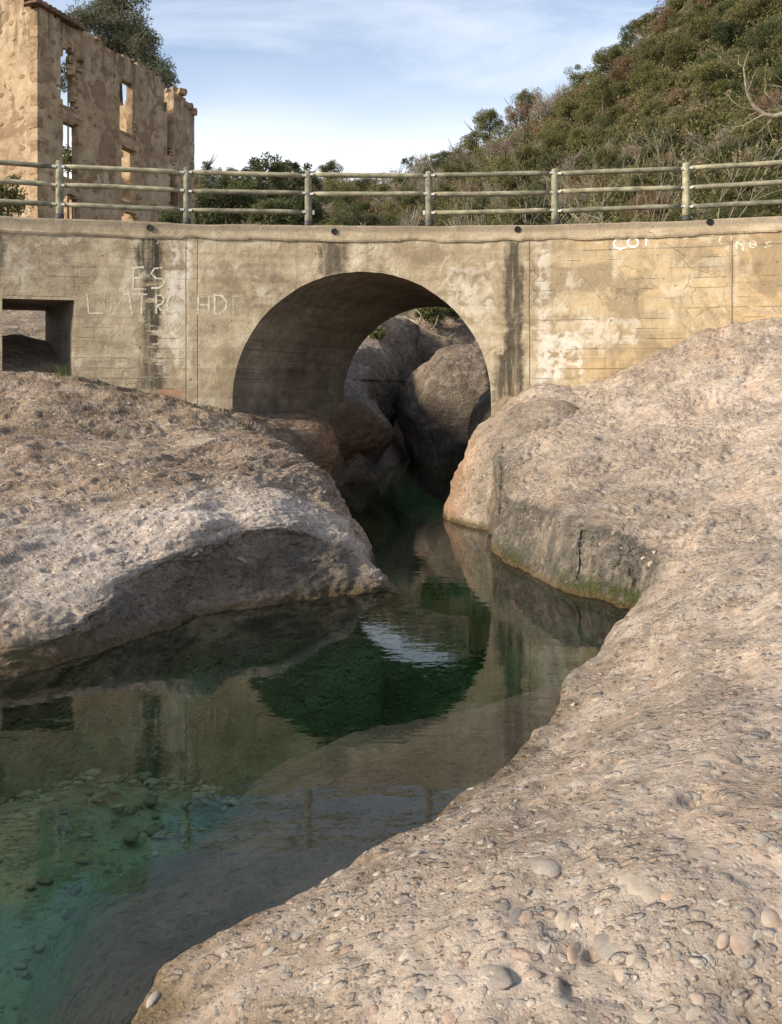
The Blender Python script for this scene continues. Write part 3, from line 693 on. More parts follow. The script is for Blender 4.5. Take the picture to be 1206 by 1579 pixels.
mb = MB(); mb.v = [(-40, -30, -4), (9.5, -30, -4), (9.5, 34, -4), (-40, 34, -4), (-40, -30, 0), (9.5, -30, 0), (9.5, 34, 0), (-40, 34, 0)]
mb.f = [(3, 2, 1, 0), (4, 5, 6, 7), (0, 1, 5, 4), (1, 2, 6, 5), (2, 3, 7, 6), (3, 0, 4, 7)]
tag(mb.build('water', M['water']), 'still dark green pool reflecting the bridge arch and sky', kind='structure')


# ------------------------------------------------------------------ ground beyond and around
def ground_z(x, y):
    z = 4.25 + 0.0 * x
    gorge = np.exp(-((x - (1.2 + .12 * (y - 20))) / 2.6) ** 2) * (y < 32)
    z = z - 5.2 * gorge
    z = z - 1.75 * np.exp(-((y - 14.6) / 4.3) ** 2) * (x < -3.2)
    z = z + 0.35 * np.sin(x * .35 + y * .21) * np.clip((y - 30) / 20, 0, 1)
    return z
xs = np.concatenate([np.linspace(-400, -40, 30, endpoint=False), np.linspace(-40, 40, 260), np.linspace(41, 400, 30)])
ys = np.concatenate([np.linspace(14.9, 45, 130), np.linspace(46, 500, 60)])
X, Y = np.meshgrid(xs, ys, indexing='ij'); Z = ground_z(X, Y)
p = np.stack([X.ravel(), Y.ravel(), Z.ravel()], -1); Z = Z + (0.14 * fbm(p, .7, 4, 15)).reshape(X.shape)
Z = np.where((Y < 17.4) & (X > -4.6) & (X < 9.5), np.minimum(Z, -2.0), Z)      # open under the bridge
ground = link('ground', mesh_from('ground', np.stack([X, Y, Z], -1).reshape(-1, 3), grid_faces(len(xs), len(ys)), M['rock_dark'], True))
tag(ground, 'stony ground beyond the bridge', kind='structure')
# land either side of and behind the viewer
def patch(name, x0, x1, y0, y1, zf, nx, ny, mat, label):
    xs = np.linspace(x0, x1, nx); ys = np.linspace(y0, y1, ny); X, Y = np.meshgrid(xs, ys, indexing='ij'); Z = zf(X, Y)
    p = np.stack([X.ravel(), Y.ravel(), Z.ravel()], -1); Z = Z + (0.12 * fbm(p, .5, 3, 35)).reshape(X.shape)
    return tag(link(name, mesh_from(name, np.stack([X, Y, Z], -1).reshape(-1, 3), grid_faces(nx, ny), mat, True)), label, kind='structure')
patch('ground', 8.2, 300, -200, 12.2, lambda x, y: 0.7 + np.clip((x - 6) * .25, 0, 3) + np.clip(y, -3, 12) * .10 - 0.4 * (y < -2), 100, 90, M['scree'], 'stony ground rising to the right of the slab')
patch('ground', -300, -12.2, -200, 15.2, lambda x, y: np.clip((-x - 12.2) * .3, 0, 3) + 1.2 + 0.1 * np.clip(y, -4, 15), 100, 90, M['scree'], 'stony ground rising to the left of the bank')



# ------------------------------------------------------------------ boulders in the gorge and under the arch
def boulder(name, c, r, rz=0.0, tilt=0.0, seed=1, amp=.12, mat='rock_dark', sub=5, label='', group=None, power=2.0, attrs=None, grooves=0.0):
    import bmesh
    bm = bmesh.new(); bmesh.ops.create_icosphere(bm, subdivisions=sub, radius=1.0)
    V = np.array([v.co[:] for v in bm.verts]); Fs = np.array([[v.index for v in f.verts] for f in bm.faces]); bm.free()
    e = 2.0 / power
    V = np.sign(V) * np.abs(V) ** e; V /= np.maximum(np.linalg.norm(V, axis=1, keepdims=True) ** .35, .3)
    N = V / np.linalg.norm(V, axis=1, keepdims=True)
    V = V * np.array(r)
    ct, st = math.cos(tilt), math.sin(tilt)
    V = np.stack([V[:, 0] * ct + V[:, 2] * st, V[:, 1], -V[:, 0] * st + V[:, 2] * ct], -1)
    cz, sz = math.cos(rz), math.sin(rz)
    V = np.stack([V[:, 0] * cz - V[:, 1] * sz, V[:, 0] * sz + V[:, 1] * cz, V[:, 2]], -1)
    Nn = np.stack([N[:, 0] * cz - N[:, 1] * sz, N[:, 0] * sz + N[:, 1] * cz, N[:, 2]], -1)
    wp = V + np.array(c)
    d = amp * fbm(wp, .55, 4, seed) + .05 * fbm(wp, 2.2, 4, seed + 9) + .022 * fbm(wp, 8.0, 3, seed + 19)
    if grooves: d -= grooves * np.maximum(0, fbm(wp * np.array([1, 1, .25]), 1.1, 3, seed + 31))
    w_, r_ = worley(wp, 9.0, seed + 3); d += .035 * np.clip(.55 - w_, 0, 1) * (r_ > .4)
    V = V + Nn * d[:, None]
    at = {k: f(V + np.array(c), Nn) for k, f in (attrs or {}).items()}
    o = link(name, mesh_from(name, V, Fs, M[mat], True, at), None, tuple(c))
    return tag(o, label, 'boulder', group)


GR = 'washed boulders in the gorge behind the arch'
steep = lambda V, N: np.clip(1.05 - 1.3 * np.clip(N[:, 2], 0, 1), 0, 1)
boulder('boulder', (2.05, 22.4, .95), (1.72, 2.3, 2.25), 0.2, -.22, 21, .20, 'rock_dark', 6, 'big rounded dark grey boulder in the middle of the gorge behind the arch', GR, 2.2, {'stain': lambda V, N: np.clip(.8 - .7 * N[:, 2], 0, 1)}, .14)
GW = []
for y, wx, top, uc in ((12.3, -2.5, 1.25, .05), (13.2, -1.75, 1.40, .10), (14.1, -1.12, 1.50, .20), (14.9, -.90, 1.52, .28), (15.5, -1.0, 1.55, .25), (16.1, -1.32, 1.65, .2), (16.8, -.85, 1.80, .50), (17.6, -.22, 1.72, .75), (18.3, .06, 1.55, .60), (18.9, -.02, 1.70, .35),
                       (19.6, -.42, 2.1, .2), (20.6, -.52, 2.6, .15), (21.8, -.15, 3.0, .2), (23.4, .25, 3.1, .2), (25.0, .2, 3.6, .2), (27.0, 1.2, 4.2, .1)):
    GW.append([wv(wx + .3, y, -2.0), wv(wx - uc, y, -.5), wv(wx - uc, y, 0), wv(wx - uc * .55, y, .28 * top), wv(wx, y, .58 * top), wv(wx - .10, y, .82 * top), wv(wx - .48, y + .1, top), wv(wx - 1.3, y + .2, top + .18), wv(wx - 3.4, y + .3, top + .7), wv(wx - 5.5, y + .3, top + 1.4)])
G = interp(np.array(GW), 22); G = interp(G.transpose(1, 0, 2), [6, 14, 18, 24, 20, 24, 30, 30, 12]).transpose(1, 0, 2)
yy = G[:, 30, 1][:, None] * np.ones((1, G.shape[1])); q = np.stack([yy.ravel() * .9, yy.ravel() * 0, (G[..., 2] * .18).ravel()], -1)
G[..., 0] -= (.07 * (np.abs(vnoise(q, 1.3, 8)) + .6 * np.abs(vnoise(q, 2.9, 9)))).reshape(yy.shape) * (G[..., 2] < 2.2)
Gg, Ng, Dg = rock_disp(G, 131, .95)
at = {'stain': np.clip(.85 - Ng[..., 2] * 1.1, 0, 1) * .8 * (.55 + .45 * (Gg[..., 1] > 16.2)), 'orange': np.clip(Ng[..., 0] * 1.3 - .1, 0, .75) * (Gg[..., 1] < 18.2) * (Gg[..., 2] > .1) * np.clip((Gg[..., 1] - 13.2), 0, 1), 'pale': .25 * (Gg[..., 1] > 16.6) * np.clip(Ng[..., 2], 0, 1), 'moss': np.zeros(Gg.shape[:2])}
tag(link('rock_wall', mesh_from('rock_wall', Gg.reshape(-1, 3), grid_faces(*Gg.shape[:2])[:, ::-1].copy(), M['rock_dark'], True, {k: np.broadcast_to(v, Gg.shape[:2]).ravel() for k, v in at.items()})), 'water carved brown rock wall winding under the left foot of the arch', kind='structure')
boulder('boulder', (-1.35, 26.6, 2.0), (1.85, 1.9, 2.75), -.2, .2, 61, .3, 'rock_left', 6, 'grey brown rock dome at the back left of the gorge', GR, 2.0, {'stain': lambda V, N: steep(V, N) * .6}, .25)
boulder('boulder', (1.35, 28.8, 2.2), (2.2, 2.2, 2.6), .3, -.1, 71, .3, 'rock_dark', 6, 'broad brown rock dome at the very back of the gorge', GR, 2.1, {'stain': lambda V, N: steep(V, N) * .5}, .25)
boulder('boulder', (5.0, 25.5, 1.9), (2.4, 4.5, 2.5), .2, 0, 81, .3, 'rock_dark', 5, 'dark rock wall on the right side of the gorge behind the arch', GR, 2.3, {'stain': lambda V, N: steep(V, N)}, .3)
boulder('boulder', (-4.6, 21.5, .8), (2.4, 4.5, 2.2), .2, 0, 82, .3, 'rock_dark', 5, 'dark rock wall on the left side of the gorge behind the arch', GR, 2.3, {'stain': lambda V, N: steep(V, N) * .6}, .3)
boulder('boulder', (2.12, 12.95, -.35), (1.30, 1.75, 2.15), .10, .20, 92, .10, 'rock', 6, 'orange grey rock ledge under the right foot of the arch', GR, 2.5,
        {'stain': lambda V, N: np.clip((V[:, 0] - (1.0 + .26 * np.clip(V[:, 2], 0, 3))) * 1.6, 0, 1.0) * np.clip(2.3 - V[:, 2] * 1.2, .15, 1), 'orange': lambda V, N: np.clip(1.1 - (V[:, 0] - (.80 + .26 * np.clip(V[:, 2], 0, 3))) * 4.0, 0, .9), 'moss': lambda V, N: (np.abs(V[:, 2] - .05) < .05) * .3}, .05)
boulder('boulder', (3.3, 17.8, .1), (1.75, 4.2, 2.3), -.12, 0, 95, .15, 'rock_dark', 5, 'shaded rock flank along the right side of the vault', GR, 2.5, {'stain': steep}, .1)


# ------------------------------------------------------------------ pebbles standing out of the conglomerate
def pebble_mesh(seed, sub=3):
    import bmesh
    bm = bmesh.new(); bmesh.ops.create_icosphere(bm, subdivisions=sub, radius=1.0)
    V = np.array([v.co[:] for v in bm.verts]); Fs = np.array([[v.index for v in f.verts] for f in bm.faces]); bm.free()
    V = V * (1 + .17 * fbm(V + seed * 7.0, .9, 2, seed))[:, None]; V = np.sign(V) * np.abs(V) ** 1.08; 
    rc = np.random.default_rng(seed + 100)
    for _ in range((0, 3, 6)[seed % 3]):
        n_ = rc.normal(0, 1, 3); n_ /= np.linalg.norm(n_); dd = V @ n_; lim = rc.uniform(.5, .8); V = V - np.outer(np.clip(dd - lim, 0, None), n_)
    V[:, 2] *= .50; V[:, 1] *= [.85, .7, .6][seed % 3]
    return V, Fs
PV = [pebble_mesh(k) for k in range(10)]
PMESH = [mesh_from('pebble', v, f, M['pebble'], True) for v, f in PV]
PV0 = [pebble_mesh(k, 2) for k in range(10)]


def scatter_pebbles(Gd, Nn, parent, n_ind, n_stuff, jmin, jmax, cluster, smin, smax, seed, imin=0, imax=None):
    r = np.random.default_rng(seed); n_, m_ = Gd.shape[:2]; imax = imax or n_
    cand = []
    tries = 0
    while len(cand) < n_ind + n_stuff and tries < 60:
        tries += 1; k = 4000
        i = r.integers(imin, imax, k); j = r.integers(jmin, jmax, k)
        pts = Gd[i, j]; nn = Nn[i, j]
        px = CX + pts[:, 0] * F / np.maximum(pts[:, 1], .3); py = YH + (HC - pts[:, 2]) * F / np.maximum(pts[:, 1], .3)
        ok = (pts[:, 1] > 1.6) & (px > -40) & (px < 1250) & (py < 1640) & (pts[:, 2] > .03) & (np.abs(nn[:, 2]) > .5)
        dens = np.clip(fbm(pts, .9, 3, seed) * .9 + .5, .06, 1)
        for cpx, cpy, rad, wt in cluster: dens = dens + wt * np.exp(-(((px - cpx) ** 2 + (py - cpy) ** 2) / rad ** 2))
        ok &= r.random(k) < dens * .5
        for a in np.nonzero(ok)[0]:
            s_ = smin * (smax / smin) ** (r.random() ** 2.6)
            cand.append((s_ * F / pts[a, 1], s_, pts[a], nn[a], px[a], py[a]))
    cand = cand[:n_ind + n_stuff]; cand.sort(key=lambda c: -c[0])
    # drop pebbles that would overlap a bigger one
    kept = []; cells = {}
    for c in cand:
        key = tuple(np.floor(c[2][:2] / .12).astype(int)); bad = False
        for dx in (-1, 0, 1):
            for dy in (-1, 0, 1):
                for q in cells.get((key[0] + dx, key[1] + dy), ()):
                    if np.linalg.norm(q[2] - c[2]) < (q[1] + c[1]) * .95: bad = True
        if not bad: kept.append(c); cells.setdefault(key, []).append(c)
    SV = []; SF = []; off = 0
    for k, (pxs, s_, pt, nn, _, _) in enumerate(kept):
        nz = Vector(nn);
        if nz.z < 0: nz = -nz
        nz = (nz + Vector(r.normal(0, .18, 3))).normalized()
        q = nz.to_track_quat('Z', 'Y'); a = r.uniform(0, 6.28)
        sink = r.uniform(.31, .49)
        if k < n_ind:
            o = bpy.data.objects.new('pebble', PMESH[k % 10]); COL.objects.link(o); o.parent = parent
            o.rotation_mode = 'QUATERNION'
            from mathutils import Quaternion
            o.rotation_quaternion = q @ Quaternion((0, 0, 1), a)
            o.scale = (s_ * r.uniform(.85, 1.25), s_ * r.uniform(.8, 1.1), s_ * r.uniform(.7, 1.05))
            o.location = Vector(pt) - nz * s_ * sink
        else:
            V, Fs = PV0[k % 10]; R_ = np.array(q.to_matrix()); ca, sa = math.cos(a), math.sin(a)
            Rz = np.array([[ca, -sa, 0], [sa, ca, 0], [0, 0, 1]])
            SV.append((V * s_ * np.array([r.uniform(.85, 1.3), 1, r.uniform(.7, 1)])) @ (R_ @ Rz).T + pt - np.array(nz) * s_ * sink); SF.append(Fs + off); off += len(V)
    if SV:
        o = link('small_pebbles', mesh_from('small_pebbles', np.concatenate(SV), np.concatenate(SF), M['pebble'], True), parent); o['kind'] = 'stuff'


scatter_pebbles(Gr, Nr, right_bank, 290, 3000, cum_r[4], cum_r[8], [(930, 1450, 120, 1.4), (600, 1450, 120, 1.0), (1150, 1480, 120, .6), (480, 1420, 90, 1.0), (880, 1540, 90, 1.5)], .008, .042, 5, cum_c[2])
scatter_pebbles(Gl, Nl, left_bank, 290, 2600, cum_rl[3] + 10, cum_rl[8], [(200, 730, 120, .6), (60, 700, 120, .5), (400, 830, 120, .6)], .010, .050, 6, cum_cl[1], cum_cl[10])
def flush_stones(Gd, Nn, parent, spots, name='cobble'):
    r = random.Random(9); flat = Gd.reshape(-1, 3); fn = Nn.reshape(-1, 3)
    yy = np.maximum(flat[:, 1], .3); PX = CX + flat[:, 0] * F / yy; PY = YH + (HC - flat[:, 2]) * F / yy
    for px, py, rpx, asp in spots:
        k = int(np.argmin((PX - px) ** 2 + (PY - py) ** 2 + 1e6 * (flat[:, 1] < 1.2))); pt = Vector(flat[k]); nz = Vector(fn[k]); nz = nz if nz.z > 0 else -nz
        s_ = rpx * pt.y / F; o = bpy.data.objects.new(name, PMESH[r.randrange(10)]); COL.objects.link(o); o.parent = parent
        o.rotation_mode = 'QUATERNION'; from mathutils import Quaternion
        o.rotation_quaternion = nz.to_track_quat('Z', 'Y') @ Quaternion((0, 0, 1), r.uniform(-.7, .7) + .5)
        asp = min(asp, 1.3); o.scale = (s_ * asp, s_ * 1.1, s_ * .7); o.location = pt - nz * s_ * .27
flush_stones(Gr, Nr, right_bank, [(590, 1474, 25, 1.2), (898, 1470, 26, 1.1), (945, 1460, 30, 1.3), (683, 1455, 26, 1.3), (785, 1405, 34, 1.4), (830, 1330, 30, 1.6), (985, 1360, 40, 1.5), (1172, 1345, 22, 1.3), (1195, 1255, 20, 1.3), (1165, 1290, 18, 1.2),
    (1120, 1392, 15, 1.2), (1175, 1410, 24, 1.1), (1135, 1450, 24, 1.3), (842, 1455, 16, 1.2), (915, 1385, 15, 1.2), (925, 1403, 13, 1), (880, 1375, 9, 1.4), (960, 1500, 16, 1.2), (870, 1545, 20, 1.3), (940, 1545, 18, 1.2), (990, 1560, 26, 1.3), (700, 1520, 22, 1.3), (640, 1530, 18, 1.2), (530, 1540, 20, 1.4),
    (470, 1500, 13, 1.2), (455, 1440, 12, 1.3), (1065, 1500, 15, 1.4), (1020, 1400, 14, 1.3), (1080, 1560, 20, 1.5), (1130, 1530, 12, 1.2), (760, 1500, 22, 1.4), (1005, 778, 11, 1.3), (1130, 1340, 15, 1.6), (770, 1455, 14, 1.2), (820, 1500, 12, 1.3), (980, 1440, 12, 1.2), (1060, 1440, 11, 1.3), (560, 1410, 10, 1.5)])
flush_stones(Gl, Nl, left_bank, [(209, 725, 13, 1.5), (188, 713, 9, 1.4), (62, 773, 10, 1.2), (8, 778, 8, 1.3), (238, 780, 9, 1.1), (245, 755, 8, 1.2), (283, 803, 10, 1.6), (310, 660, 12, 1.2), (175, 872, 7, 1.5), (372, 866, 9, 1.2), (60, 905, 10, 1.1), (338, 825, 6, 1.2)])
# loose cobbles on the river bed
r = np.random.default_rng(44); SV = []; SF = []; off = 0
for k in range(5200):
    x, y = r.uniform(-4.5, 1.4), r.uniform(2.4, 9.0); i = int((x + 16) / 25 * 199); j = int((y + 10) / 44 * 299)
    s_ = .014 * (4.0) ** (r.random() ** 2.6); V, Fs = PV0[k % 10]; a = r.uniform(0, 6.28); ca, sa = math.cos(a), math.sin(a)
    SV.append((V * s_ * np.array([1.2, 1, 1.0])) @ np.array([[ca, -sa, 0], [sa, ca, 0], [0, 0, 1]]).T + np.array([x, y, bedV[i, j, 2] + s_ * .25])); SF.append(Fs + off); off += len(V)
o = link('river_cobbles', mesh_from('river_cobbles', np.concatenate(SV), np.concatenate(SF), M['pebble'], True)); tag(o, 'rounded cobbles on the green bed under the water', None, None, 'stuff')


# ================================================================== BRIDGE
def yf(x): return 13.72 - .0215 * np.asarray(x) ** 2
ACX, AR, AZ = -.475, 2.125, 1.80
ZT = 4.655
bridge = empty('bridge', (0, 13.7, 0), 'stained concrete road bridge with round arch and small square culvert', 'bridge')

CUL = (-6.07, -5.035, 2.15, 3.395)
xs = set(np.round(np.arange(-9.5, 9.51, .1), 3))
for k in range(65): xs.add(float(ACX + AR * math.cos(math.pi * k / 64)))
xs |= {CUL[0], CUL[1]}
xs = sorted(xs)
xs = [x for i, x in enumerate(xs) if i == 0 or x - xs[i - 1] > 1e-4]
V = []; Fs = []
def quadstrip(xa, xb, la, lb, ta, tb, n_, yfun, flip=False):
    base = len(V)
    for x, l, t_ in ((xa, la, ta), (xb, lb, tb)):
        for k in range(n_ + 1): V.append((x, float(yfun(x)), l + (t_ - l) * k / n_))
    for k in range(n_):
        a, b = base + k, base + n_ + 1 + k
        Fs.append((a, b, b + 1, a + 1) if not flip else (a, a + 1, b + 1, b))
def chip(x, z=0.0): return .014 * mnoise.noise(Vector((x * 3.1, 2.2, 0))) + .012 * mnoise.noise(Vector((x * 9.0, 5.2, 0)))
def arch_low(x, cx=ACX):
    d = abs(x - cx)
    return AZ + math.sqrt(max(0, AR * AR - d * d)) + (chip(x) if d < AR - .05 else 0) if d < AR + 1e-6 else None
for xa, xb in zip(xs[:-1], xs[1:]):
    xm = (xa + xb) / 2
    if abs(xm - ACX) < AR: quadstrip(xa, xb, arch_low(xa) or AZ, arch_low(xb) or AZ, ZT - .01, ZT - .01, 10, yf)
    elif CUL[0] < xm < CUL[1]:
        quadstrip(xa, xb, -1.5, -1.5, CUL[2], CUL[2], 6, yf); quadstrip(xa, xb, CUL[3], CUL[3], ZT - .01, ZT - .01, 6, yf)
    else: quadstrip(xa, xb, -1.5, -1.5, ZT - .01, ZT - .01, 16, yf)
me = mesh_from('front_wall', np.array(V), Fs, M['concrete'], False); link('front_wall', me, bridge)
# vault
V = []; Fs = []; ns = 14; RB_Y = 17.0; RR = 1.87; RCX = .90
cont = [(-AR, -1.2)] + [(-AR, z) for z in np.linspace(-.6, AZ, 7)] + [(AR * -math.cos(math.pi * k / 64), AZ + AR * math.sin(math.pi * k / 64)) for k in range(1, 64)] + [(AR, z) for z in np.linspace(AZ, -.6, 7)] + [(AR, -1.2)]
for k in range(ns + 1):
    t_ = k / ns
    for cx, cz in cont:
        y0 = float(yf(ACX + cx)); y = y0 + (RB_Y - y0) * t_
        k_ = 1 + (RR / AR - 1) * t_; V.append((ACX + (RCX - ACX) * t_ + cx * k_, y, AZ + (cz - AZ) * k_))
m_ = len(cont)
# the front edge must sit exactly on the wall
for q, (cx, cz) in enumerate(cont): V[q] = (ACX + cx, float(yf(ACX + cx)), cz + (chip(ACX + cx) if (abs(cx) < AR - .05 and cz > AZ) else 0))
Fs = [tuple(int(x) for x in f) for f in grid_faces(ns + 1, m_)]
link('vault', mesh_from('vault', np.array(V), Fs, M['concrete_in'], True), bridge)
# rear wall, side return of the culvert wing, culvert, deck
V = []; Fs = []
xr = sorted(set(np.round(np.arange(-4.4, 9.51, .2), 3)) | {float(RCX + RR * math.cos(math.pi * k / 32)) for k in range(33)})
for xa, xb in zip(xr[:-1], xr[1:]):
    if xb - xa < 1e-5: continue
    xm = (xa + xb) / 2
    rl = lambda x: AZ + math.sqrt(max(0, RR * RR - (x - RCX) ** 2))
    if abs(xm - RCX) < RR: quadstrip(xa, xb, rl(xa), rl(xb), ZT, ZT, 2, lambda x: RB_Y, True)
    else: quadstrip(xa, xb, -1.5, -1.5, ZT, ZT, 2, lambda x: RB_Y, True)
CD = (-.58 * 2.1, 2.1)
yr = lambda x: float(yf(x)) + 2.1
xw = sorted(set(np.round(np.arange(-9.5, -4.39, .1), 3)) | {CUL[0] + CD[0], CUL[1] + CD[0]})
for xa, xb in zip(xw[:-1], xw[1:]):
    if xb - xa < 1e-5: continue
    xm = (xa + xb) / 2
    if CUL[0] + CD[0] < xm < CUL[1] + CD[0]:
        quadstrip(xa, xb, CUL[3], CUL[3], ZT, ZT, 2, yr, True); quadstrip(xa, xb, -1.5, -1.5, CUL[2], CUL[2], 2, yr, True)
    else: quadstrip(xa, xb, -1.5, -1.5, ZT, ZT, 2, yr, True)
b = len(V); V += [(-4.4, yr(-4.4), -1.5), (-4.4, RB_Y, -1.5), (-4.4, RB_Y, ZT), (-4.4, yr(-4.4), ZT)]; Fs.append((b, b + 1, b + 2, b + 3))
for sx in (9.5,):
    b = len(V); V += [(sx, float(yf(sx)), -1.5), (sx, RB_Y, -1.5), (sx, RB_Y, ZT), (sx, float(yf(sx)), ZT)]; Fs.append((b, b + 3, b + 2, b + 1))
b = len(V); V += [(-9.5, float(yf(-9.5)), -1.5), (-9.5, yr(-9.5), -1.5), (-9.5, yr(-9.5), ZT), (-9.5, float(yf(-9.5)), ZT)]; Fs.append((b, b + 1, b + 2, b + 3))
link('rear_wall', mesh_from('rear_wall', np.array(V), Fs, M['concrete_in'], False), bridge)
x0, x1, z0, z1 = CUL; c4 = [(x0, z0), (x1, z0), (x1, z1), (x0, z1)]
V = [(x, float(yf(x)), z) for x, z in c4] + [(x + CD[0], yr(x + CD[0]), z) for x, z in c4]
Fs = [(0, 1, 5, 4), (1, 2, 6, 5), (2, 3, 7, 6), (3, 0, 4, 7)]
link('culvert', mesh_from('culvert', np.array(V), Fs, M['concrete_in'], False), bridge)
V = []; Fs = []
xd = np.arange(-9.5, 9.51, .25)
for x in xd: V += [(x, float(yf(x)) + .06, ZT), (x, yr(x) if x < -4.4 else RB_Y, ZT)]
Fs = [(2 * i, 2 * i + 2, 2 * i + 3, 2 * i + 1) for i in range(len(xd) - 1)]
link('deck', mesh_from('deck', np.array(V), Fs, M['scree'], False), bridge)
# coping: slab edge with a ragged lower lip
xc = np.arange(-9.5, 9.501, .04); p = np.stack([xc, xc * 0, xc * 0], -1)
zl = 4.425 + .018 * fbm(p, 2.2, 5, 3) + np.where(vnoise(p, 3.1, 9) > .55, .02, 0); ytop = -.035 + .006 * fbm(p, 1.5, 3, 4); zt_ = 4.675 + .010 * fbm(p, 1.3, 5, 12)
V = []
for k, x in enumerate(xc):
    y = float(yf(x)); V += [(x, y + .05, zl[k] - .003), (x, y + ytop[k] + .012, zl[k]), (x, y + ytop[k], zl[k] + .03), (x, y + ytop[k] - .003, (zl[k] + zt_[k]) / 2), (x, y + ytop[k] + .002, zt_[k] - .025), (x, y + ytop[k] + .02, zt_[k]), (x, y + .42, zt_[k]), (x, y + .43, ZT - .02)]
Fs = [(i * 8 + k, (i + 1) * 8 + k, (i + 1) * 8 + k + 1, i * 8 + k + 1) for i in range(len(xc) - 1) for k in range(7)]
link('coping', mesh_from('coping', np.array(V), Fs, M['coping'], False), bridge)


def wall_pt(px, py, off=0.0):
    """where the photograph's ray (px, py) meets the bridge face"""
    u = (px - CX) / F; y = 13.4
    for _ in range(12): y = 13.72 - .0215 * (u * y) ** 2
    x = u * y; nx, ny = 2 * .0215 * x, 1.0      # outward normal is (-2*.0215*x, -1)
    l = math.hypot(nx, ny)
    return np.array([x - off * nx / l, y - off * ny / l, HC - (py - YH) * y / F])


for px, py in ((232, 352), (516, 358), (798, 354.5), (1094, 343)):
    c = wall_pt(px, py, .035); mb = MB(); R0, R1 = .040, .052; n_ = 16; pts = []
    for yy, rr in ((-.022, R0), (-.022, R1), (.10, R1), (-.022, R0), (.16, R0)):
        pts += [(c[0] + rr * math.cos(2 * math.pi * k / n_), c[1] + yy, c[2] + rr * math.sin(2 * math.pi * k / n_)) for k in range(n_)]
    fs = []
    for a_, b_ in ((0, 1), (1, 2), (4, 3)):
        fs += [(a_ * n_ + k, a_ * n_ + (k + 1) % n_, b_ * n_ + (k + 1) % n_, b_ * n_ + k) for k in range(n_)]
    mb.add(pts, fs); mb.add([(c[0] + R0 * math.cos(2 * math.pi * k / n_), c[1] - .016, c[2] + R0 * math.sin(2 * math.pi * k / n_)) for k in range(n_)], [tuple(range(n_))])  # black disc across the mouth stands in for the darkness of the bore
    mb.build('drain_pipe', M['black'], bridge)
# footing step at the left foot
mb = MB(); mb.box((-2.63, 13.95, 1.30), (.32, .9, .42), .05, .02); mb.build('footing', M['concrete'], bridge)
mb = MB(); mb.box((1.86, 13.5, 1.35), (.3, .25, .5), .0, .02); mb.build('footing', M['concrete'], bridge)


# hand-painted letters
def paint_mat(name, col, cover):
    m, t = new_mat(name)
    pos = t.n('ShaderNodeNewGeometry').outputs['Position']
    a = t.rng(t.noise(pos, 26, 6, 0.75), cover + .06, cover - .06)
    finish(t, col, 0.85, None, 0.2, alpha=a)
    return m
M['paint'] = paint_mat('chalky_white_paint', (0.62, 0.57, 0.45, 1), 0.565)
M['paint_bright'] = paint_mat('bright_white_paint', (0.86, 0.82, 0.70, 1), 0.72)
M['paint_thin'] = paint_mat('worn_white_paint', (0.52, 0.46, 0.35, 1), 0.53)


def arc(cx, cy, rx, ry, a0, a1, n_=9):
    return [(cx + rx * math.cos(math.radians(a0 + (a1 - a0) * k / (n_ - 1))), cy - ry * math.sin(math.radians(a0 + (a1 - a0) * k / (n_ - 1)))) for k in range(n_)]


def letter(strokes, mat='paint', wd=4.0):
    V = []; Fs = []
    for st in strokes:
        pts = []
        for a, b in zip(st[:-1], st[1:]):
            n_ = max(1, int(math.hypot(b[0] - a[0], b[1] - a[1]) / 3.5))
            pts += [(a[0] + (b[0] - a[0]) * k / n_, a[1] + (b[1] - a[1]) * k / n_) for k in range(n_)]
        pts.append(st[-1]); base = len(V)
        for k, (x, y) in enumerate(pts):
            a = pts[max(k - 1, 0)]; b = pts[min(k + 1, len(pts) - 1)]; dx, dy = b[0] - a[0], b[1] - a[1]; l = math.hypot(dx, dy) or 1
            hw = wd / 2 * random.uniform(.75, 1.15)
            V.append(wall_pt(x - dy / l * hw, y + dx / l * hw, .003)); V.append(wall_pt(x + dy / l * hw, y - dx / l * hw, .003))
        for k in range(len(pts) - 1): Fs.append((base + 2 * k, base + 2 * k + 1, base + 2 * k + 3, base + 2 * k + 2))
    o = link('painted_letter', mesh_from('painted_letter', np.array(V), Fs, M[mat], False), bridge); return o


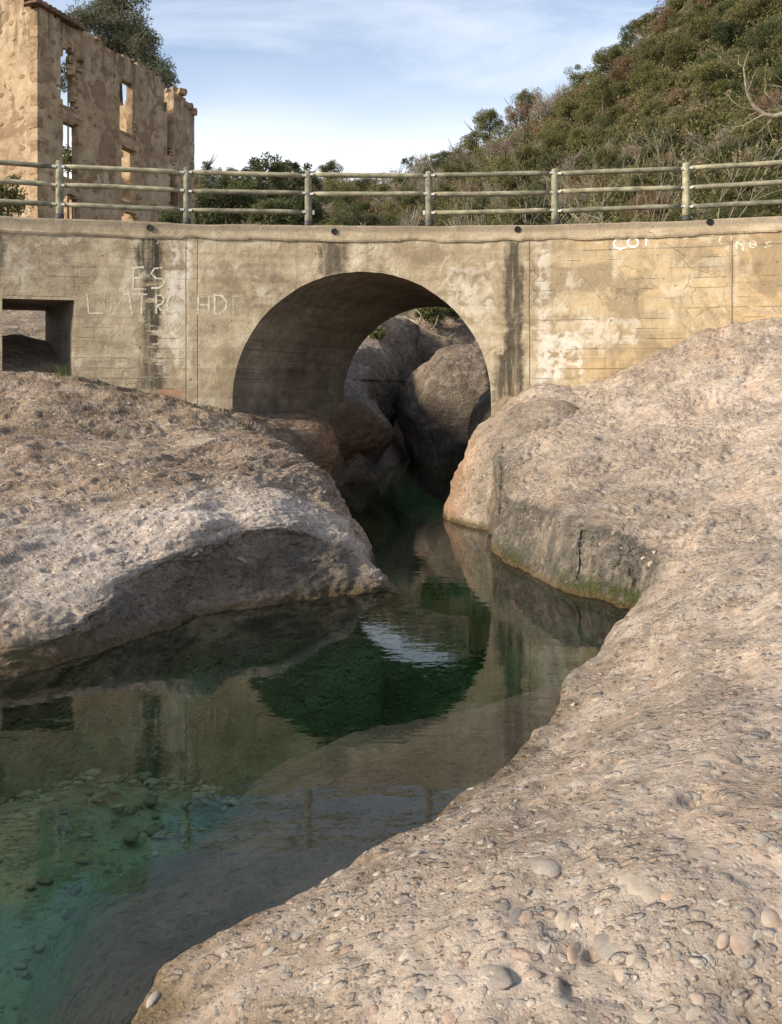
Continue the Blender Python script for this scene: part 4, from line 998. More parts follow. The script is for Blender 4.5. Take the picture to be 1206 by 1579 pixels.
LET = [
    ([[(206, 412), (205, 446)], [(202, 413), (222, 412)], [(206, 429), (220, 428)], [(204, 446), (225, 446)]], 'paint'),           # E
    ([[(251, 413), (238, 414), (233, 422), (241, 429), (250, 430), (254, 435), (250, 441), (244, 444), (233, 444)]], 'paint'),      # S
    ([[(134, 452), (137, 483), (159, 483)]], 'paint'),                                                                            # L
    ([[(163, 450), (160, 466), (162, 477), (168, 482), (173, 476), (172, 468)]], 'paint_thin'),                                    # U
    ([[(191, 454), (206, 453)], [(198, 447), (204, 486)]], 'paint'),                                                               # T
    ([[(206, 454), (227, 454)], [(219, 454), (218, 485)]], 'paint'),
    ([[(241, 455), (241, 484)], [(241, 455), (249, 455), (254, 461), (249, 469), (242, 471), (255, 485)]], 'paint'),               # R
    ([arc(266, 469, 8, 13, 60, 320, 14)], 'paint'),                                                                               # O
    ([[(306, 455), (305, 485)], [(305, 470), (322, 470)], [(322, 456), (322, 484)]], 'paint'),                                    # H
    ([[(331, 454), (331, 484)], [(331, 455), (342, 456), (350, 466), (348, 476), (340, 484), (331, 484)]], 'paint'),              # D
    ([[(360, 459), (360, 486)], [(358, 458), (375, 455)]], 'paint_thin'),                                                         # F
    ([[(958, 368), (951, 368), (946, 374), (948, 381), (956, 384), (966, 381)]], 'paint_bright'),                                        # C
    ([arc(976, 374, 8, 7, 0, 360, 16)], 'paint_bright'),                                                                                 # O
    ([[(988, 364), (1004, 364)], [(997, 364), (996, 379)]], 'paint_bright'),                                                             # T
    ([[(1008, 366), (1014, 363), (1020, 367), (1020, 373)]], 'paint_thin'),                                                       # O
    ([[(1033, 364), (1041, 364), (1045, 370), (1043, 377)]], 'paint_thin'),                                                       # D
    ([[(1052, 362), (1061, 362)], [(1054, 368), (1061, 368)]], 'paint_thin'),                                                     # E
    ([[(1098, 363), (1103, 363)], [(1096, 369), (1103, 368)]], 'paint_thin'),
    ([[(1115, 363), (1110, 367), (1110, 374), (1114, 377)]], 'paint'),                                                            # C
    ([[(1128, 363), (1128, 372)]], 'paint_thin'),
    ([[(1136, 372), (1136, 384)], [(1137, 373), (1145, 379), (1146, 387)]], 'paint'),                                             # N
    ([arc(1161, 377, 5, 5, 0, 360, 10), [(1157, 377), (1165, 377)]], 'paint'),
    ([[(1190, 372), (1180, 375), (1188, 379), (1178, 382)]], 'paint_thin'),
]
for st, mt in LET: letter(st, mt, 3.0)


# ------------------------------------------------------------------ timber railing
fence = empty('wooden_railing', (0, 13.8, ZT), 'round timber post and rail fence along the bridge edge, one low rail missing', 'railing')
POST = [-290, -110, 90, 287, 475, 662, 857, 1060, 1272, 1500]
def post_xy(px):
    q = wall_pt(px, 345, -.13); return q
zoff = lambda: random.uniform(-.012, .012)
TOPZ = 5.62; RAILZ = (5.545, 5.235, 4.925)
cen = []
for px in POST:
    c = post_xy(px); cen.append(c); top = TOPZ + zoff(); lean = (random.uniform(-.008, .008), random.uniform(-.006, .006))
    mb = MB(); pts = [(c[0] + lean[0] * s_, c[1] + lean[1] * s_, 4.66 + (top - 4.66) * s_) for s_ in (0, .25, .5, .75, .975, 1)]
    mb.tube(pts, [.060, .061, .060, .060, .059, .050], 14); po = mb.build('post', M['wood'], fence, True)
    mb = MB(); mb.tube([(c[0], c[1], 4.66), (c[0], c[1], 4.78)], [.066, .0655], 14); mb.build('sleeve', M['sleeve'], po, True)
for k in range(len(cen) - 1):
    a, b = cen[k], cen[k + 1]; d = (b - a); d[2] = 0; L = np.linalg.norm(d); d /= L
    for ri, z in enumerate(RAILZ):
        if ri == 2 and POST[k] == 475: 
            for e_, s_ in ((a, 1), (b, -1)):
                mb = MB(); q = e_ + d * s_ * .085; mb.box((q[0], q[1] - .01, z), (.035, .02, .07), 0, .003); mb.build('bracket', M['zinc'], fence)
            continue
        p0 = a + d * .075; p1 = b - d * .075; z0 = z + random.uniform(-.012, .012); z1 = z + random.uniform(-.012, .012); sag = random.uniform(-.008, .006)
        pts = [(p0[0] + (p1[0] - p0[0]) * s_, p0[1] + (p1[1] - p0[1]) * s_ - .012, z0 + (z1 - z0) * s_ + sag * math.sin(math.pi * s_) + random.uniform(-.002, .002)) for s_ in np.linspace(0, 1, 9)]
        mb = MB(); mb.tube(pts, [.034] + [.041 + random.uniform(-.002, .002) for _ in range(7)] + [.034], 12); mb.build('rail', M['wood'], fence, True)
        for q, zz, s_ in ((p0, z0, 1), (p1, z1, -1)):
            mb = MB(); mb.box((q[0] - d[0] * .012 * s_, q[1] - .050, zz - .005), (.055, .012, .035), math.atan2(d[1], d[0]), .003)
            mb.tube([(q[0] + d[0] * .012 * s_, q[1] - .052, zz), (q[0] + d[0] * .012 * s_, q[1] - .068, zz)], [.011, .009], 8)
            mb.build('bracket', M['zinc'], fence)


# ================================================================== RUIN
A0 = np.array([-11.1, 26.0]); DF = np.array([.3536, .9354]); NO = np.array([.9354, -.3536])
def fac(px, py=None, off=0.0):
    """photograph column -> distance along the facade; with a row -> height there as well"""
    u = (px - CX) / F; t_ = (u * A0[1] - A0[0]) / (DF[0] - u * DF[1])
    if py is None: return t_
    return t_, HC + (YH - py) * (A0[1] + DF[1] * t_) / F
ruin = empty('ruined_house', (A0[0], A0[1], 4.2), 'tall roofless stone house ruin with empty windows left behind the bridge', 'ruin')


def ruin_wall(name, O, D, IN, t0, t1, z0, topf, openings, thick, cell=.11, seed=0, parent=ruin, mat='plaster'):
    """a masonry wall cut on a fine grid; O origin, D along, IN inward"""
    nt = max(2, int(round((t1 - t0) / cell))); zt = max(topf(t) for t in np.linspace(t0, t1, 80)); nz = int(round((zt - z0) / cell))
    T = np.linspace(t0, t1, nt + 1); Zs = np.linspace(z0, zt, nz + 1)
    tc = (T[1:] + T[:-1]) / 2; zc = (Zs[1:] + Zs[:-1]) / 2
    solid = np.ones((nt, nz), bool)
    TT, ZZ = np.meshgrid(tc, zc, indexing='ij')
    jit = (vnoise(np.stack([TT.ravel(), ZZ.ravel(), TT.ravel() * 0 + seed], -1), 2.3, seed)).reshape(TT.shape)
    top = np.array([topf(t) for t in tc])[:, None]
    solid &= ZZ < top + jit * .05
    for a, b, c, d, *arch in openings:
        j = jit * (arch[1] if len(arch) > 1 else .02)
        ins = (TT > a + j) & (TT < b + j)
        hi = d + 0 * TT
        if arch and arch[0]: hi = d - arch[0] + arch[0] * np.sqrt(np.clip(1 - ((TT - (a + b) / 2) / ((b - a) / 2)) ** 2, 0, 1))
        solid &= ~(ins & (ZZ > c + j) & (ZZ < hi + j * 2))
    V = {}; vl = []; fs = []
    def vid(i, j, k):
        if (i, j, k) not in V:
            t_, z = T[i], Zs[j]; rn = .018 * mnoise.noise(Vector((t_ * 3 + seed, z * 3, k * 5.0))) 
            jt = .02 * mnoise.noise(Vector((t_ * 7, z * 7 + seed, 3.0))); 
            if i in (0, nt): jt = 0
            P2 = O + D * (t_ + jt) + IN * (thick * k + rn)
            V[(i, j, k)] = len(vl); vl.append((P2[0], P2[1], z + (jt if j not in (0,) else 0)))
        return V[(i, j, k)]
    for i in range(nt):
        for j in range(nz):
            if not solid[i, j]: continue
            fs.append((vid(i, j, 0), vid(i + 1, j, 0), vid(i + 1, j + 1, 0), vid(i, j + 1, 0)))
            fs.append((vid(i, j, 1), vid(i, j + 1, 1), vid(i + 1, j + 1, 1), vid(i + 1, j, 1)))
            if i == 0 or not solid[i - 1, j]: fs.append((vid(i, j, 0), vid(i, j + 1, 0), vid(i, j + 1, 1), vid(i, j, 1)))
            if i == nt - 1 or not solid[i + 1, j]: fs.append((vid(i + 1, j, 0), vid(i + 1, j, 1), vid(i + 1, j + 1, 1), vid(i + 1, j + 1, 0)))
            if j == nz - 1 or not solid[i, j + 1]: fs.append((vid(i, j + 1, 0), vid(i + 1, j + 1, 0), vid(i + 1, j + 1, 1), vid(i, j + 1, 1)))
            if j == 0 or not solid[i, j - 1]: fs.append((vid(i, j, 0), vid(i, j, 1), vid(i + 1, j, 1), vid(i + 1, j, 0)))
    return link(name, mesh_from(name, np.array(vl), fs, M[mat], False), parent)


def opn(px0, px1, py_top, py_bot, arch=0.0, j=.02):
    t0, t1 = fac(px0), fac(px1); tm = (t0 + t1) / 2; k = (A0[1] + DF[1] * tm) / F
    return (t0, t1, HC + (YH - py_bot) * k, HC + (YH - py_top) * k, arch, j)


OPEN = [opn(95, 116, 72, 165, .3, .12), opn(97, 121, 190, 276), opn(98, 123, 299, 350, .35), opn(186, 205, 124, 205), opn(188, 209, 230, 312, 0, .04), opn(188, 212, 326, 350, .3), opn(262, 274, 262, 318, 0, .05)]
TEND = fac(258)
def top_f(t):
    if TEND - .22 < t < TEND: return 12.9 + .3 * math.sin(t * 20)
    if t < TEND: return 14.0 + .03 * math.sin(t * 3.1) + .02 * math.sin(t * 7.7) - .35 * max(0, (t - 6.1))
    if t < TEND + .42: return 11.35 + .3 * math.sin(t * 9)
    return 13.85 - .30 * abs(t - TEND - .9) + .08 * math.sin(t * 11) - (0.15 if t > TEND + 1.25 else 0)
IN_ = -NO
ruin_wall('wall', A0, DF, IN_, 0, TEND, 3.6, top_f, OPEN, .27, .10, 1)
ruin_wall('wall', A0, DF, IN_, TEND, fac(300), 3.6, top_f, [(fac(262), fac(274), *OPEN[6][2:])], .95, .10, 2)
ruin_wall('wall', A0 + IN_ * .551 , -NO, DF, 0, 5.0, 3.6, lambda t: 14.35 + .25 * t if t < 2.4 else 14.9 - .5 * (t - 2.4), [(2.4, 3.4, 7.5, 9.6), (2.4, 3.4, 11, 13), (4.1, 5.2, 4.2, 16.0, 0, .3)], .55, .14, 3).data.materials[0] = M['plaster']
ruin_wall('wall', A0 + IN_ * .271, IN_, DF, 0, .28, 3.6, lambda t: 14.05, [], .5, .14, 6)
ruin_wall('wall', A0 + IN_ * .56 + DF * (TEND - .3), -NO, -DF, 0, 5.0, 3.6, lambda t: (13.2 if t < 2.7 else 10.5 - .3 * (t - 2.7)) + .25 * math.sin(t * 5), [], .5, .16, 4)
ruin_wall('wall', A0 + IN_ * 5.2 + DF * .8, DF, IN_, 0, TEND - 1.2, 3.6, lambda t: 7.2 + 1.2 * math.sin(t * 1.7) + .4 * math.sin(t * 5), [(2, 3, 4.4, 6.4)], .5, .16, 5)

def fpt(t_, z, off=0.0): q = A0 + DF * t_ + NO * off; return (q[0], q[1], z)
ANG = math.atan2(DF[1], DF[0])
for (a, b, c, d, *_), dn in zip(OPEN, (0, 1, 0, 1, 1, 0, 1)):
    if dn:
        q = fpt((a + b) / 2, d + .14, -.192); mb = MB(); mb.box(q, (b - a + .45, .40, .22), ANG, .015); o = mb.build('lintel', M['ruin_stone'], ruin)
    if c > 5.5:
        q = fpt((a + b) / 2, c - .05, -.19); mb = MB(); mb.box(q, (b - a + .25, .42, .09), ANG, .015); mb.build('window_sill', M['ruin_stone'], ruin)
# a roof edge with clay tiles over the near corner
z_e = 14.12
for k in range(11):
    t_ = -.25 + k * .205
    for row in range(2):
        mb = MB(); pts = []; n_ = 6; L0, L1 = .20 - row * .33, -.20 - row * .33
        for e, L_ in enumerate((L0, L1)):
            for q in range(n_ + 1):
                an = math.pi * q / n_; pts.append(fpt(t_ + .10 * math.cos(an) + random.uniform(-.006, .006), z_e + row * .11 + e * .12 + .085 * math.sin(an) - .03, L_))
        mb.add(pts, [(q, q + 1, n_ + 2 + q, n_ + 1 + q) for q in range(n_)] + [tuple(range(n_ + 1))])
        mb.build('roof_tile', M['tile'], ruin)
    mb = MB(); mb.box(fpt(t_ + .1, z_e - .07, -.05), (.19, .5, .06), ANG, .01); mb.build('eave_slab', M['tile'], ruin)
# stones on the broken wall heads and round the holes
rs = random.Random(4)
def rubble(name, c, s_):
    mb = MB(); mb.box(c, (s_ * rs.uniform(.8, 1.6), s_ * rs.uniform(.8, 1.2), s_ * rs.uniform(.5, .9)), rs.uniform(0, 3), s_ * .14); mb.build(name, M['ruin_stone'], ruin)
t_ = 1.95
while t_ < TEND:
    rubble('stone', fpt(t_, top_f(t_) + rs.uniform(-.05, .02), rs.uniform(-.22, 0.0)), rs.uniform(.10, .19)); t_ += rs.uniform(.13, .24)
for k in range(34):
    t_ = TEND + .45 + rs.random() * 1.35; rubble('stone', fpt(t_, top_f(t_) + rs.uniform(-.25, .04), rs.uniform(-.9, .03)), rs.uniform(.14, .28))
for k in range(12): rubble('stone', fpt(TEND + rs.uniform(0, .45), 11.3 + rs.uniform(-.3, .35), rs.uniform(-.8, 0)), rs.uniform(.14, .25))
for k in range(9): rubble('stone', fpt(fac(112) + rs.uniform(-.1, .3), OPEN[0][3] - .2 - rs.uniform(0, .75), rs.uniform(-.25, .02)), rs.uniform(.16, .28))
for k in range(10):
    z = OPEN[0][2] + k * .19 - .05; rubble('stone', fpt(OPEN[0][1] + .03, z, -.05), .13)
for k in range(13):                                              # corner stones
    z = 4.6 + k * .72; mb = MB(); L_ = rs.uniform(.35, .6) if k % 2 else rs.uniform(.22, .35)
    mb.box(fpt(L_ / 2 - .008, z, -.143), (L_, .30, .34), ANG, .012); mb.build('quoin', M['ruin_stone'], ruin)
for a, b, c, d, *_ in (OPEN[3], OPEN[4]):
    for k in range(6): rubble('stone', fpt(b + .08, c + rs.uniform(-.1, .5), -.02), .12)


# ================================================================== PLANTS
def leaf_cloud(mb, centres, n_each, spread, size, rg, flat=1.0, up=0.0, aspect=1.6):
    """n leaf-sized quads around each clump centre"""
    V = []; 
    C_ = np.repeat(np.array(centres)[:, :3], n_each, 0); R_ = np.repeat(np.array(centres)[:, 3], n_each)
    n_ = len(C_); d = rg.normal(0, 1, (n_, 3)); d /= np.linalg.norm(d, axis=1, keepdims=True)
    rad = rg.random(n_) ** .45
    pos = C_ + d * (rad * R_ * spread)[:, None] * np.array([1, 1, flat])
    a = rg.normal(0, 1, (n_, 3)); a[:, 2] += up; a /= np.linalg.norm(a, axis=1, keepdims=True)
    b = np.cross(a, rg.normal(0, 1, (n_, 3))); b /= np.maximum(np.linalg.norm(b, axis=1, keepdims=True), 1e-6)
    s_ = size * rg.uniform(.6, 1.35, n_)[:, None]
    a = a * s_ * aspect; b = b * s_
    Q = np.stack([pos - a, pos + b * .6, pos + a, pos - b * .6], 1).reshape(-1, 3)
    return Q


def quads_mesh(name, Q, mat): return mesh_from(name, Q, np.arange(len(Q)).reshape(-1, 4), mat, False)


def crown_mesh(kind, seed):
    rg = np.random.default_rng(seed); cs = []
    if kind in ('oak', 'dark', 'brown'):
        n_ = rg.integers(20, 30)
        for _ in range(n_):
            d = rg.normal(0, 1, 3); d /= np.linalg.norm(d); rr = rg.uniform(.35, .86)
            c = np.array([d[0] * rr, d[1] * rr, .15 + d[2] * rr * .85]); cs.append((*c, rg.uniform(.20, .42)))
        Q = leaf_cloud(None, cs, 300, 1.0, .025 if kind != 'brown' else .023, rg, .8)
    elif kind == 'pine':
        for z in np.linspace(-.9, 1.15, 13):
            w_ = .85 * (1 - (z + .9) / 2.35) ** .8
            for _ in range(4):
                a = rg.uniform(0, 6.28); rr = rg.uniform(.25, 1) * w_; cs.append((math.cos(a) * rr, math.sin(a) * rr, z + rg.uniform(-.07, .07), rg.uniform(.12, .26)))
        Q = leaf_cloud(None, cs, 70, 1.0, .028, rg, .55, 0, 2.6)
    else:   # bare twigs: thin slivers sweeping up and out
        V = []
        for _ in range(2600):
            d = rg.normal(0, 1, 3); d[2] = abs(d[2]) * 1.1; d /= np.linalg.norm(d); r0 = rg.uniform(.25, .8)
            p0 = np.array([d[0] * r0 * .9, d[1] * r0 * .9, -.5 + d[2] * r0 * 1.5]) + rg.normal(0, .1, 3)
            dr = d * .6 + rg.normal(0, .6, 3) + np.array([0, 0, .35]); dr /= np.linalg.norm(dr); L_ = rg.uniform(.08, .24)
            sd_ = np.cross(dr, rg.normal(0, 1, 3)); sd_ /= np.linalg.norm(sd_); sd_ *= rg.uniform(.004, .008)
            V += [p0 - sd_, p0 + sd_, p0 + dr * L_ + sd_ * .4, p0 + dr * L_ - sd_ * .4]
        Q = np.array(V)
    return quads_mesh('crown', Q, M['twig' if kind == 'bare' else kind])


def trunk_mesh(kind, seed):
    r = random.Random(seed); mb = MB(); bot = -2.6
    pts = [(0, 0, bot)]; x = y = 0
    for k in range(1, 6): x += r.uniform(-.08, .08); y += r.uniform(-.08, .08); pts.append((x, y, bot + k * (.6 if kind != 'pine' else .72)))
    mb.tube(pts, [.11, .09, .08, .065, .05, .02], 6)
    for k in range(7 if kind != 'bare' else 16):
        a = r.uniform(0, 6.28); i = r.randint(2, 5); p0 = pts[i]; L_ = r.uniform(.5, .95)
        q = [p0, (p0[0] + math.cos(a) * L_ * .5, p0[1] + math.sin(a) * L_ * .5, p0[2] + .22), (p0[0] + math.cos(a) * L_, p0[1] + math.sin(a) * L_, p0[2] + .7)]
        mb.tube(q, [.04, .025, .008], 5, False)
    return mb.build('trunk', M['pale_bark' if kind == 'bare' else 'bark'], None, True, True)


CR = {k: [crown_mesh(k, 10 * i + s_) for s_ in range(3)] for i, k in enumerate(('oak', 'dark', 'brown', 'pine', 'bare'))}
TRK = {k: [trunk_mesh(k, s_) for s_ in range(2)] for k in CR}


def tree(name, kind, loc, r, h=1.0, rz=0.0, label='', cat='tree', group=None, var=0):
    o = bpy.data.objects.new(name, None); COL.objects.link(o); o.location = loc; o.empty_display_size = .3
    o.scale = (r, r, r * h); o.rotation_euler = (0, 0, rz); tag(o, label, cat, group)
    for nm, me_, mt in (('crown', CR[kind][var % 3], 0), ('trunk', TRK[kind][var % 2], 0)):
        c = bpy.data.objects.new(nm, me_); COL.objects.link(c); c.parent = o; c.location = (0, 0, 2.6)
    return o


# wooded hill across the valley: a surface from the valley floor to the skyline
RIDGE = [(-900, 330, 210), (-300, 315, 190), (0, 300, 175), (180, 290, 165), (300, 283, 160), (400, 280, 152), (480, 280, 146), (560, 285, 138), (640, 268, 130), (700, 243, 124), (760, 216, 118), (850, 166, 112), (920, 118, 106), (1010, 32, 98), (1110, -60, 92), (1206, -150, 88), (1500, -360, 80), (2400, -700, 80)]
def hill_pt(px, v):
    rp = [r[0] for r in RIDGE]; ry = np.interp(px, rp, [r[1] for r in RIDGE]); rY = np.interp(px, rp, [r[2] for r in RIDGE])
    Rg = np.array([(px - CX) * rY / F, rY, HC - (ry - YH) * rY / F])
    Yb = np.interp(px, [-300, 300, 700, 1206, 2400], [80, 62, 44, 34, 34]); B = np.array([(px - CX) * Yb / F, Yb, 4.2])
    q = B + (Rg - B) * v; q[2] += (-.06 * math.sin(math.pi * v)) * (Rg[2] - B[2]); return q
HPX = np.concatenate([np.linspace(-900, 200, 24, endpoint=False), np.linspace(200, 1300, 120), np.linspace(1320, 2400, 18)])
HV = np.linspace(0, 1, 70); Hg = np.array([[hill_pt(px, v) for v in HV] + [hill_pt(px, 1) + np.array([0, 25, -2]), hill_pt(px, 1) + np.array([0, 90, -30])] for px in HPX])
pp = Hg.reshape(-1, 3); pp[:, 2] += 1.3 * fbm(pp, .07, 3, 61) * np.clip((pp[:, 2] - 4) / 10, 0, 1)
Hg = pp.reshape(Hg.shape)
tag(link('hill', mesh_from('hill', Hg.reshape(-1, 3), grid_faces(*Hg.shape[:2]), M['hillsoil'], True)), 'steep wooded hillside rising to the right beyond the bridge', kind='structure')

rt = random.Random(21); placed = []
DESC = {'oak': 'olive green oak', 'dark': 'dark evergreen', 'brown': 'russet tree', 'pine': 'slender green pine', 'bare': 'leafless tree'}
LANDM = [(300, 'the ruin edge'), (345, 'the start of the bay beside the ruin'), (400, 'the middle of the bay beside the ruin'), (450, 'the end of the bay beside the ruin'), (500, 'the post left of the missing rail'), (545, 'the missing rail, left part'), (590, 'the missing rail, middle'), (638, 'the missing rail, right part'), (690, 'the post right of the missing rail'),
    (740, 'the fourth bay, left'), (785, 'the fourth bay, middle'), (832, 'the fourth bay, right'), (880, 'the third last post'), (930, 'the second last bay, left'), (985, 'the second last bay, middle'), (1035, 'the second last bay, right'), (1085, 'the last post'), (1120, 'the last bay, left'), (1155, 'the last bay, middle'), (3000, 'the last bay at the photo edge')]
def hlab(cpy): return 'between the rails' if cpy > 262 else 'just over the top rail' if cpy > 225 else 'a little over the top rail' if cpy > 188 else 'midway up the hill' if cpy > 140 else 'upper hillside' if cpy > 90 else 'high hillside' if cpy > 45 else 'near the top frame edge'
cands = []
for k in range(60000):
    px = rt.uniform(270, 1290); v = rt.random() ** .8
    q = hill_pt(px, v); R_ = rt.uniform(.95, 2.1) * (q[1] / 75) ** .35
    cpy = YH - (q[2] + R_ * .8 - HC) * F / q[1]; top = YH - (q[2] + R_ * 1.9 - HC) * F / q[1]
    if top > 345 or cpy < -70: continue
    cands.append((px, v, q, R_, cpy))
    if len(cands) > 26000: break
picked = []
for c in cands:
    px, v, q, R_, cpy = c; rp = R_ * F / q[1]
    if any((px - a) ** 2 + (cpy - b) ** 2 < (.46 * (rp + d)) ** 2 for a, b, d in placed): continue
    placed.append((px, cpy, rp)); picked.append((rp, c))
picked.sort(key=lambda a: -a[0])
rest = {k: [] for k in CR}
seen = {}
for idx, (rp, (px, v, q, R_, cpy)) in enumerate(picked):
    g = mnoise.noise(Vector((px * .008, cpy * .011, 3.3))); g2 = mnoise.noise(Vector((px * .012 + 40, cpy * .015, 9.3))); x = rt.random()
    if cpy > 235 + (px - 600) * -.05 and px > 560: kind = 'bare' if x < .30 else 'brown' if x < .40 else 'dark' if x < .60 else 'oak'
    elif px < 560: kind = 'dark' if x < .30 else 'oak' if x < .78 else 'bare' if x < .88 else 'brown'
    elif px > 1000 and cpy < 60 and px < 1110: kind = 'brown' if x < .6 else 'oak'
    elif g > .12: kind = 'brown' if x < .30 else 'bare' if x < .55 else 'oak'
    elif g2 > .2: kind = 'dark' if x < .55 else 'oak'
    else: kind = 'oak' if x < .74 else 'bare' if x < .83 else 'brown' if x < .87 else 'dark' if x < .97 else 'pine'
    height = ('skyline ' if v > .93 else '') + hlab(cpy)
    base = (q[0], q[1], q[2] - R_ * (rt.uniform(1.25, 1.75) if v < .88 else rt.uniform(1.8, 2.3)))
    h_ = rt.uniform(.8, 1.15) if kind != 'pine' else rt.uniform(1.0, 1.2)
    if idx < 290:
        name = {'oak': 'oak_tree', 'dark': 'evergreen_tree', 'brown': 'leafless_oak_tree', 'pine': 'pine_tree', 'bare': 'bare_tree'}[kind]
        bay = next(b for lim, b in LANDM if px < lim)
        tree(name, kind, base, R_ * (1.0 if kind != 'pine' else .8), h_, rt.uniform(0, 6.28), (DESC[kind] + ', ' + height + ', by ' + bay).replace('a little over the top rail', 'above the top rail'), 'tree', 'hillside ' + DESC[kind] + 's ' + height + ' by ' + bay, rt.randrange(6))
    else: rest[kind].append((base, R_, h_))
for kind, lst in rest.items():
    if not lst: continue
    n_ = len(CR[kind][0].vertices); Qs = []
    src = np.empty(n_ * 3); CR[kind][0].vertices.foreach_get('co', src); src = src.reshape(-1, 4, 3)
    for base, R_, h_ in lst:
        st = 9; q = src[rt.randrange(st)::st]; c = q.mean(1, keepdims=True); q = c + (q - c) * (2.0 if kind != 'bare' else 1.5); a = rt.uniform(0, 6.28); ca, sa = math.cos(a), math.sin(a)
        q = q.reshape(-1, 3) @ np.array([[ca, sa, 0], [-sa, ca, 0], [0, 0, 1]]); q = (q + np.array([0, 0, 2.6])) * np.array([R_, R_, R_ * h_]) + np.array(base); Qs.append(q)
    tag(link('forest', quads_mesh('forest', np.concatenate(Qs), CR[kind][0].materials[0])), {'oak': 'olive green far woodland', 'dark': 'dark evergreen far woodland', 'brown': 'russet far woodland', 'pine': 'distant pines', 'bare': 'grey leafless far woodland'}[kind] + ' filling the hillside between the nearer trees', None, None, 'stuff')
print('hill trees', len(placed))

# thicket between the trees
rg = np.random.default_rng(8); cs = []
while len(cs) < 4600:
    px = rg.uniform(240, 1320); v = rg.random(); q = hill_pt(px, v); top = YH - (q[2] + 3 - HC) * F / q[1]
    if top > 350: continue
    cs.append((q[0], q[1], q[2] + rg.uniform(.2, 1.3), rg.uniform(.7, 1.6)))
third = int(len(cs) * .68)
for a, mt, lb in ((cs[:third], 'oak', 'olive green thicket covering the hillside between the trees'), (cs[third:third + len(cs) // 8], 'brown', 'brown dead leaved scrub on the hillside'), (cs[third + len(cs) // 8:], 'dark', 'dark evergreen scrub on the hillside')):
    tag(link('undergrowth', quads_mesh('undergrowth', leaf_cloud(None, a, 62, 1.0, .085, rg, .8), M[mt])), lb, None, None, 'stuff')

def big_crown(name, kind_mat, centres, n_each, leaf, seed, flat=.8, aspect=1.8, parent=None, up=0.0):
    rg_ = np.random.default_rng(seed); return link(name, quads_mesh(name, leaf_cloud(None, centres, n_each, 1.0, leaf, rg_, flat, up, aspect), M[kind_mat]), parent)


def limbs(mb, base, tip, r0, rg_, depth=0, n_=3, spread=.8):
    """forking branches; returns end points"""
    base = np.array(base, float); tip = np.array(tip, float); L_ = np.linalg.norm(tip - base); ends = []
    mid = (base + tip) / 2 + rg_.normal(0, L_ * .07, 3)
    mb.tube([base, mid, tip], [r0, r0 * .78, r0 * .58], 6, False)
    if depth == 0: return [tip]
    for _ in range(n_):
        d = (tip - base) / L_ + rg_.normal(0, spread, 3) * .75; d[2] += .15; d /= np.linalg.norm(d)
        ends += limbs(mb, tip, tip + d * L_ * rg_.uniform(.5, .78), r0 * .55, rg_, depth - 1, n_, spread)
    return ends


def real_tree(name, loc, trunk_h, r0, kind, label, cc, n_each, leaf, seed, depth=3, spread=.8, group=None, flat=.7, aspect=2.0, size=.5, cat='tree'):
    rg_ = np.random.default_rng(seed); root = empty(name, tuple(loc), label, cat, group); mb = MB()
    ends = limbs(mb, loc, np.array(loc) + (rg_.uniform(-.3, .3), rg_.uniform(-.3, .3), trunk_h), r0, rg_, depth, 3, spread)
    mb.build('trunk', M['bark'], root, True)
    cs = [(*e, rg_.uniform(.6, 1.2) * size) for e in ends] + [(*c, s_ * size) for *c, s_ in cc]
    big_crown('crown', kind, cs, n_each, leaf, seed, flat, aspect, root)
    return root


# Aleppo pine standing behind the ruin
def P3(px, py, Y): q = P(px, py, Y); return (float(q[0]), float(q[1]), float(q[2]))
rp_ = random.Random(3)
cc = []
for cpx, cpy, rr in ((170, 20, 34), (200, 35, 30), (145, 30, 20), (185, 0, 26), (205, 60, 24), (215, 85, 20), (180, 70, 28), (225, 95, 16), (240, 112, 12), (150, 55, 22), (125, 28, 10), (252, 122, 8), (195, -25, 24), (165, -20, 22), (222, 65, 12)):
    for _ in range(6):
        a = rp_.uniform(0, 6.28); q = rr * rp_.uniform(.2, 1); Yd = 37.5 + rp_.uniform(-1.6, 1.6)
        cc.append((*P3(cpx + math.cos(a) * q, cpy + math.sin(a) * q * .9, Yd), rp_.uniform(.8, 1.5)))
root = empty('pine_tree', P3(185, 520, 37.5), 'feathery grey green pine rising behind the roofless ruin', 'tree')
mb = MB(); rgp = np.random.default_rng(2); b0 = np.array(P3(185, 520, 37.5)); b0[2] = 4.2; t0_ = np.array(P3(182, 110, 37.5))
mb.tube([b0, (b0 + t0_) / 2 + (.2, 0, 0), t0_, P3(180, 20, 37.5)], [.26, .22, .16, .05], 8)
for c in cc[::2]:
    s_ = t0_ + (np.array(P3(180, 20, 37.5)) - t0_) * rgp.uniform(-.1, .8); mb.tube([s_, (s_ + np.array(c[:3])) / 2 + (0, 0, -.15), c[:3]], [.05, .03, .012], 5, False)
mb.build('trunk', M['bark'], root, True); big_crown('crown', 'pine', [(*c[:3], c[3] * .55) for c in cc], 300, .033, 12, .75, 3.0, root)

